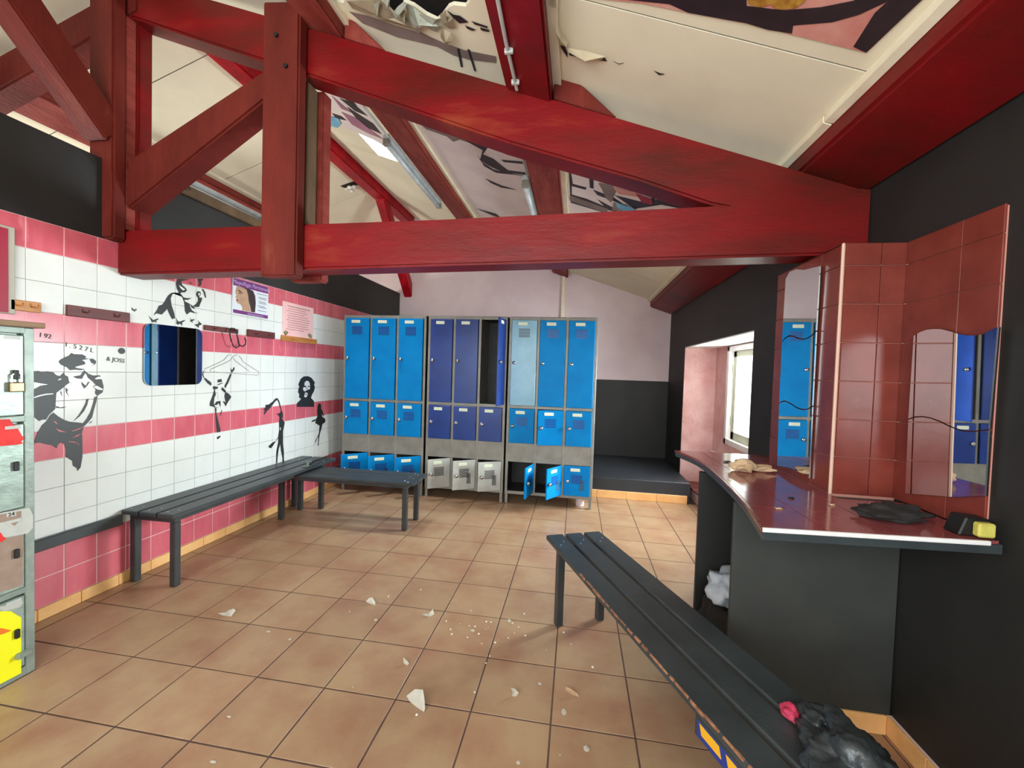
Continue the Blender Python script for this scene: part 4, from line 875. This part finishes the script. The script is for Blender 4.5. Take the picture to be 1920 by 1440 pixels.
# bag and clothes on the foreground bench end
def bp(n_, d_, z): v = c0+nn*n_+dd*d_; return (v.x, v.y, z)
o = crumple('plastic_bag', (3.075, -.235, .51), (.09, .13, .048), BAGD, 61, 5, .4, flat=-.039); tag(o, 'dark grey plastic bag slumped on the near end of the foreground bench', 'bag')
o = crumple('plastic_bag', (3.065, -.10, .50), (.045, .05, .032), BAGD, 62, 4, .35, flat=-.029); tag(o, 'small knotted end of dark plastic beside the crimson sock on the bench', 'bag')
o = crumple('crimson_sock', (3.015, -.065, .492), (.022, .026, .02), mat('crimson_knit', (186, 30, 70), (206, 70, 100), 40, .9, bump=.5), 63, 3, .25, flat=-.0215); tag(o, 'small crimson sock poking from the dark bag on the bench', 'sock')
# plaster and paper debris on the floor
deb = [(779, 1312, .033, .05, 'largest white plaster flake on the floor, front centre'), (694, 1129, .02, .022, 'curled white flake left of centre on the floor'), (728, 1119, .005, .012, 'slim white sliver beside the curled flake'),
 (806, 1150, .018, .012, 'bent pale flake in the middle of the floor'), (424, 1149, .035, .018, 'white paper scrap near the wall bench'), (761, 1240, .01, .02, 'thin upright white flake above the largest one'),
 (964, 1298, .013, .016, 'small white flake right of the largest one'), (1072, 1298, .026, .01, 'beige curled flake right of the small white ones'), (1057, 1337, .01, .012, 'small white flake below the beige curled one'),
 (954, 1165, .012, .012, 'white cube like crumb left of the bench leg'), (886, 1183, .014, .006, 'flat white crumb among tiny crumbs'), (1052, 1056, .03, .012, 'white scrap behind the foreground bench leg'), (1012, 1283, .008, .006, 'tiny flake above the beige one'),
 (1100, 1406, .012, .01, 'pale crumb near the bottom edge right of centre'), (503, 1185, .012, .004, 'tiny pale sliver lower left on the floor'), (430, 1345, .010, .004, 'tiny pale sliver on the floor, bottom left'), (400, 1429, .014, .004, 'tiny pale sliver at the bottom edge, left'), (972, 1431, .008, .006, 'tiny pale crumb at the bottom edge, centre'),
 (704, 1163, .009, .007, 'tiny crumb below the curled flake'), (543, 1199, .008, .006, 'tiny curled crumb left of centre')]
BEIGE = mat('beige_plaster', (232, 202, 168), (214, 182, 148), 30, .8)
STAND = {0: [(762, 1305), (778, 1292), (793, 1293), (796, 1312), (797, 1328), (795, 1335), (780, 1325), (768, 1315)], 1: [(686, 1128), (692, 1121), (698, 1120), (704, 1130), (703, 1135), (694, 1132)],
 3: [(792, 1152), (800, 1153), (806, 1147), (812, 1142), (814, 1152), (806, 1156), (798, 1155)], 4: [(408, 1150), (420, 1149), (428, 1144), (438, 1141), (442, 1145), (433, 1156), (418, 1154)], 5: [(756, 1232), (761, 1237), (767, 1244), (763, 1248), (757, 1243)],
 6: [(958, 1290), (965, 1291), (973, 1299), (967, 1306), (960, 1305), (961, 1298)], 7: [(1060, 1287), (1070, 1291), (1082, 1300), (1086, 1307), (1074, 1303), (1061, 1295)]}
def standing_flake(pts, mt, seed):      # a curled sheet standing on its lowest corner
    lo = max(pts, key=lambda p: p[1]); y0 = on(*lo, 2, .001).y
    v = []
    for p_ in pts:
        q = on(*p_, 1, y0); q2 = onp(p_[0], p_[1], (0, 1, -.55), y0-.55*.001)   # sheet leaning back
        v.append(q2)
    rnd = random.Random(seed); bm = bmesh.new(); vs = [bm.verts.new(q) for q in v]; c_ = sum(v, Vector())/len(v); c_ += Vector((rnd.uniform(-.004, .004), .012, -.002)); c_.z = max(c_.z, .002); cv = bm.verts.new(c_)
    for j in range(len(vs)): bm.faces.new((vs[j], vs[(j+1) % len(vs)], cv))
    bmesh.ops.solidify(bm, geom=bm.faces[:], thickness=-.0015)
    me = bpy.data.meshes.new('plaster_flake'); bm.to_mesh(me); bm.free(); me.materials.append(mt); return link('plaster_flake', me)
for k, (x, y, a, c, lab) in enumerate(deb):
    if k in STAND:
        tag(standing_flake(STAND[k], BEIGE if k == 7 else PAPER, k), lab, 'flake', 'plaster flakes on the floor'); continue
    q = on(x, y, 2, .0); a *= 1.2; c *= 1.3; rnd = random.Random(k); bm = bmesh.new(); n = 7; ring = []
    h = min(.035, c*.9) if k in (0, 1, 3, 5, 6, 7) else c*.3
    ang0 = rnd.uniform(0, 6)
    for j in range(n):
        an = 2*PI*j/n+ang0; rr = rnd.uniform(.65, 1.1)
        ring.append(bm.verts.new((q.x+a*rr*math.cos(an), q.y+c*1.1*rr*math.sin(an), .0015+h*max(0, math.sin(an))*rnd.uniform(.7, 1.2))))
    cv = bm.verts.new((q.x, q.y, .004+h*.2))
    for j in range(n): bm.faces.new((ring[j], ring[(j+1) % n], cv))
    bmesh.ops.solidify(bm, geom=bm.faces[:], thickness=-.0018)
    me = bpy.data.meshes.new('plaster_flake'); bm.to_mesh(me); bm.free(); me.materials.append(RAG if k == 7 else PAPER)
    tag(link('plaster_flake', me), lab, 'flake', 'plaster flakes on the floor')
b = MB(); rnd = random.Random(3)
for k in range(34):
    x = rnd.gauss(900, 34) if k < 20 else rnd.uniform(640, 1120); y = rnd.gauss(1185, 18) if k < 20 else rnd.uniform(1080, 1420)
    q = on(x, y, 2, 0); s_ = rnd.uniform(.0012, .004); b.box(q.x-s_, q.x+s_*1.4, q.y-s_, q.y+s_, .0012, .0012+s_)
tag(b.build('plaster_crumbs', PAPER), 'scatter of tiny plaster crumbs on the floor tiles', 'crumbs', kind='stuff')
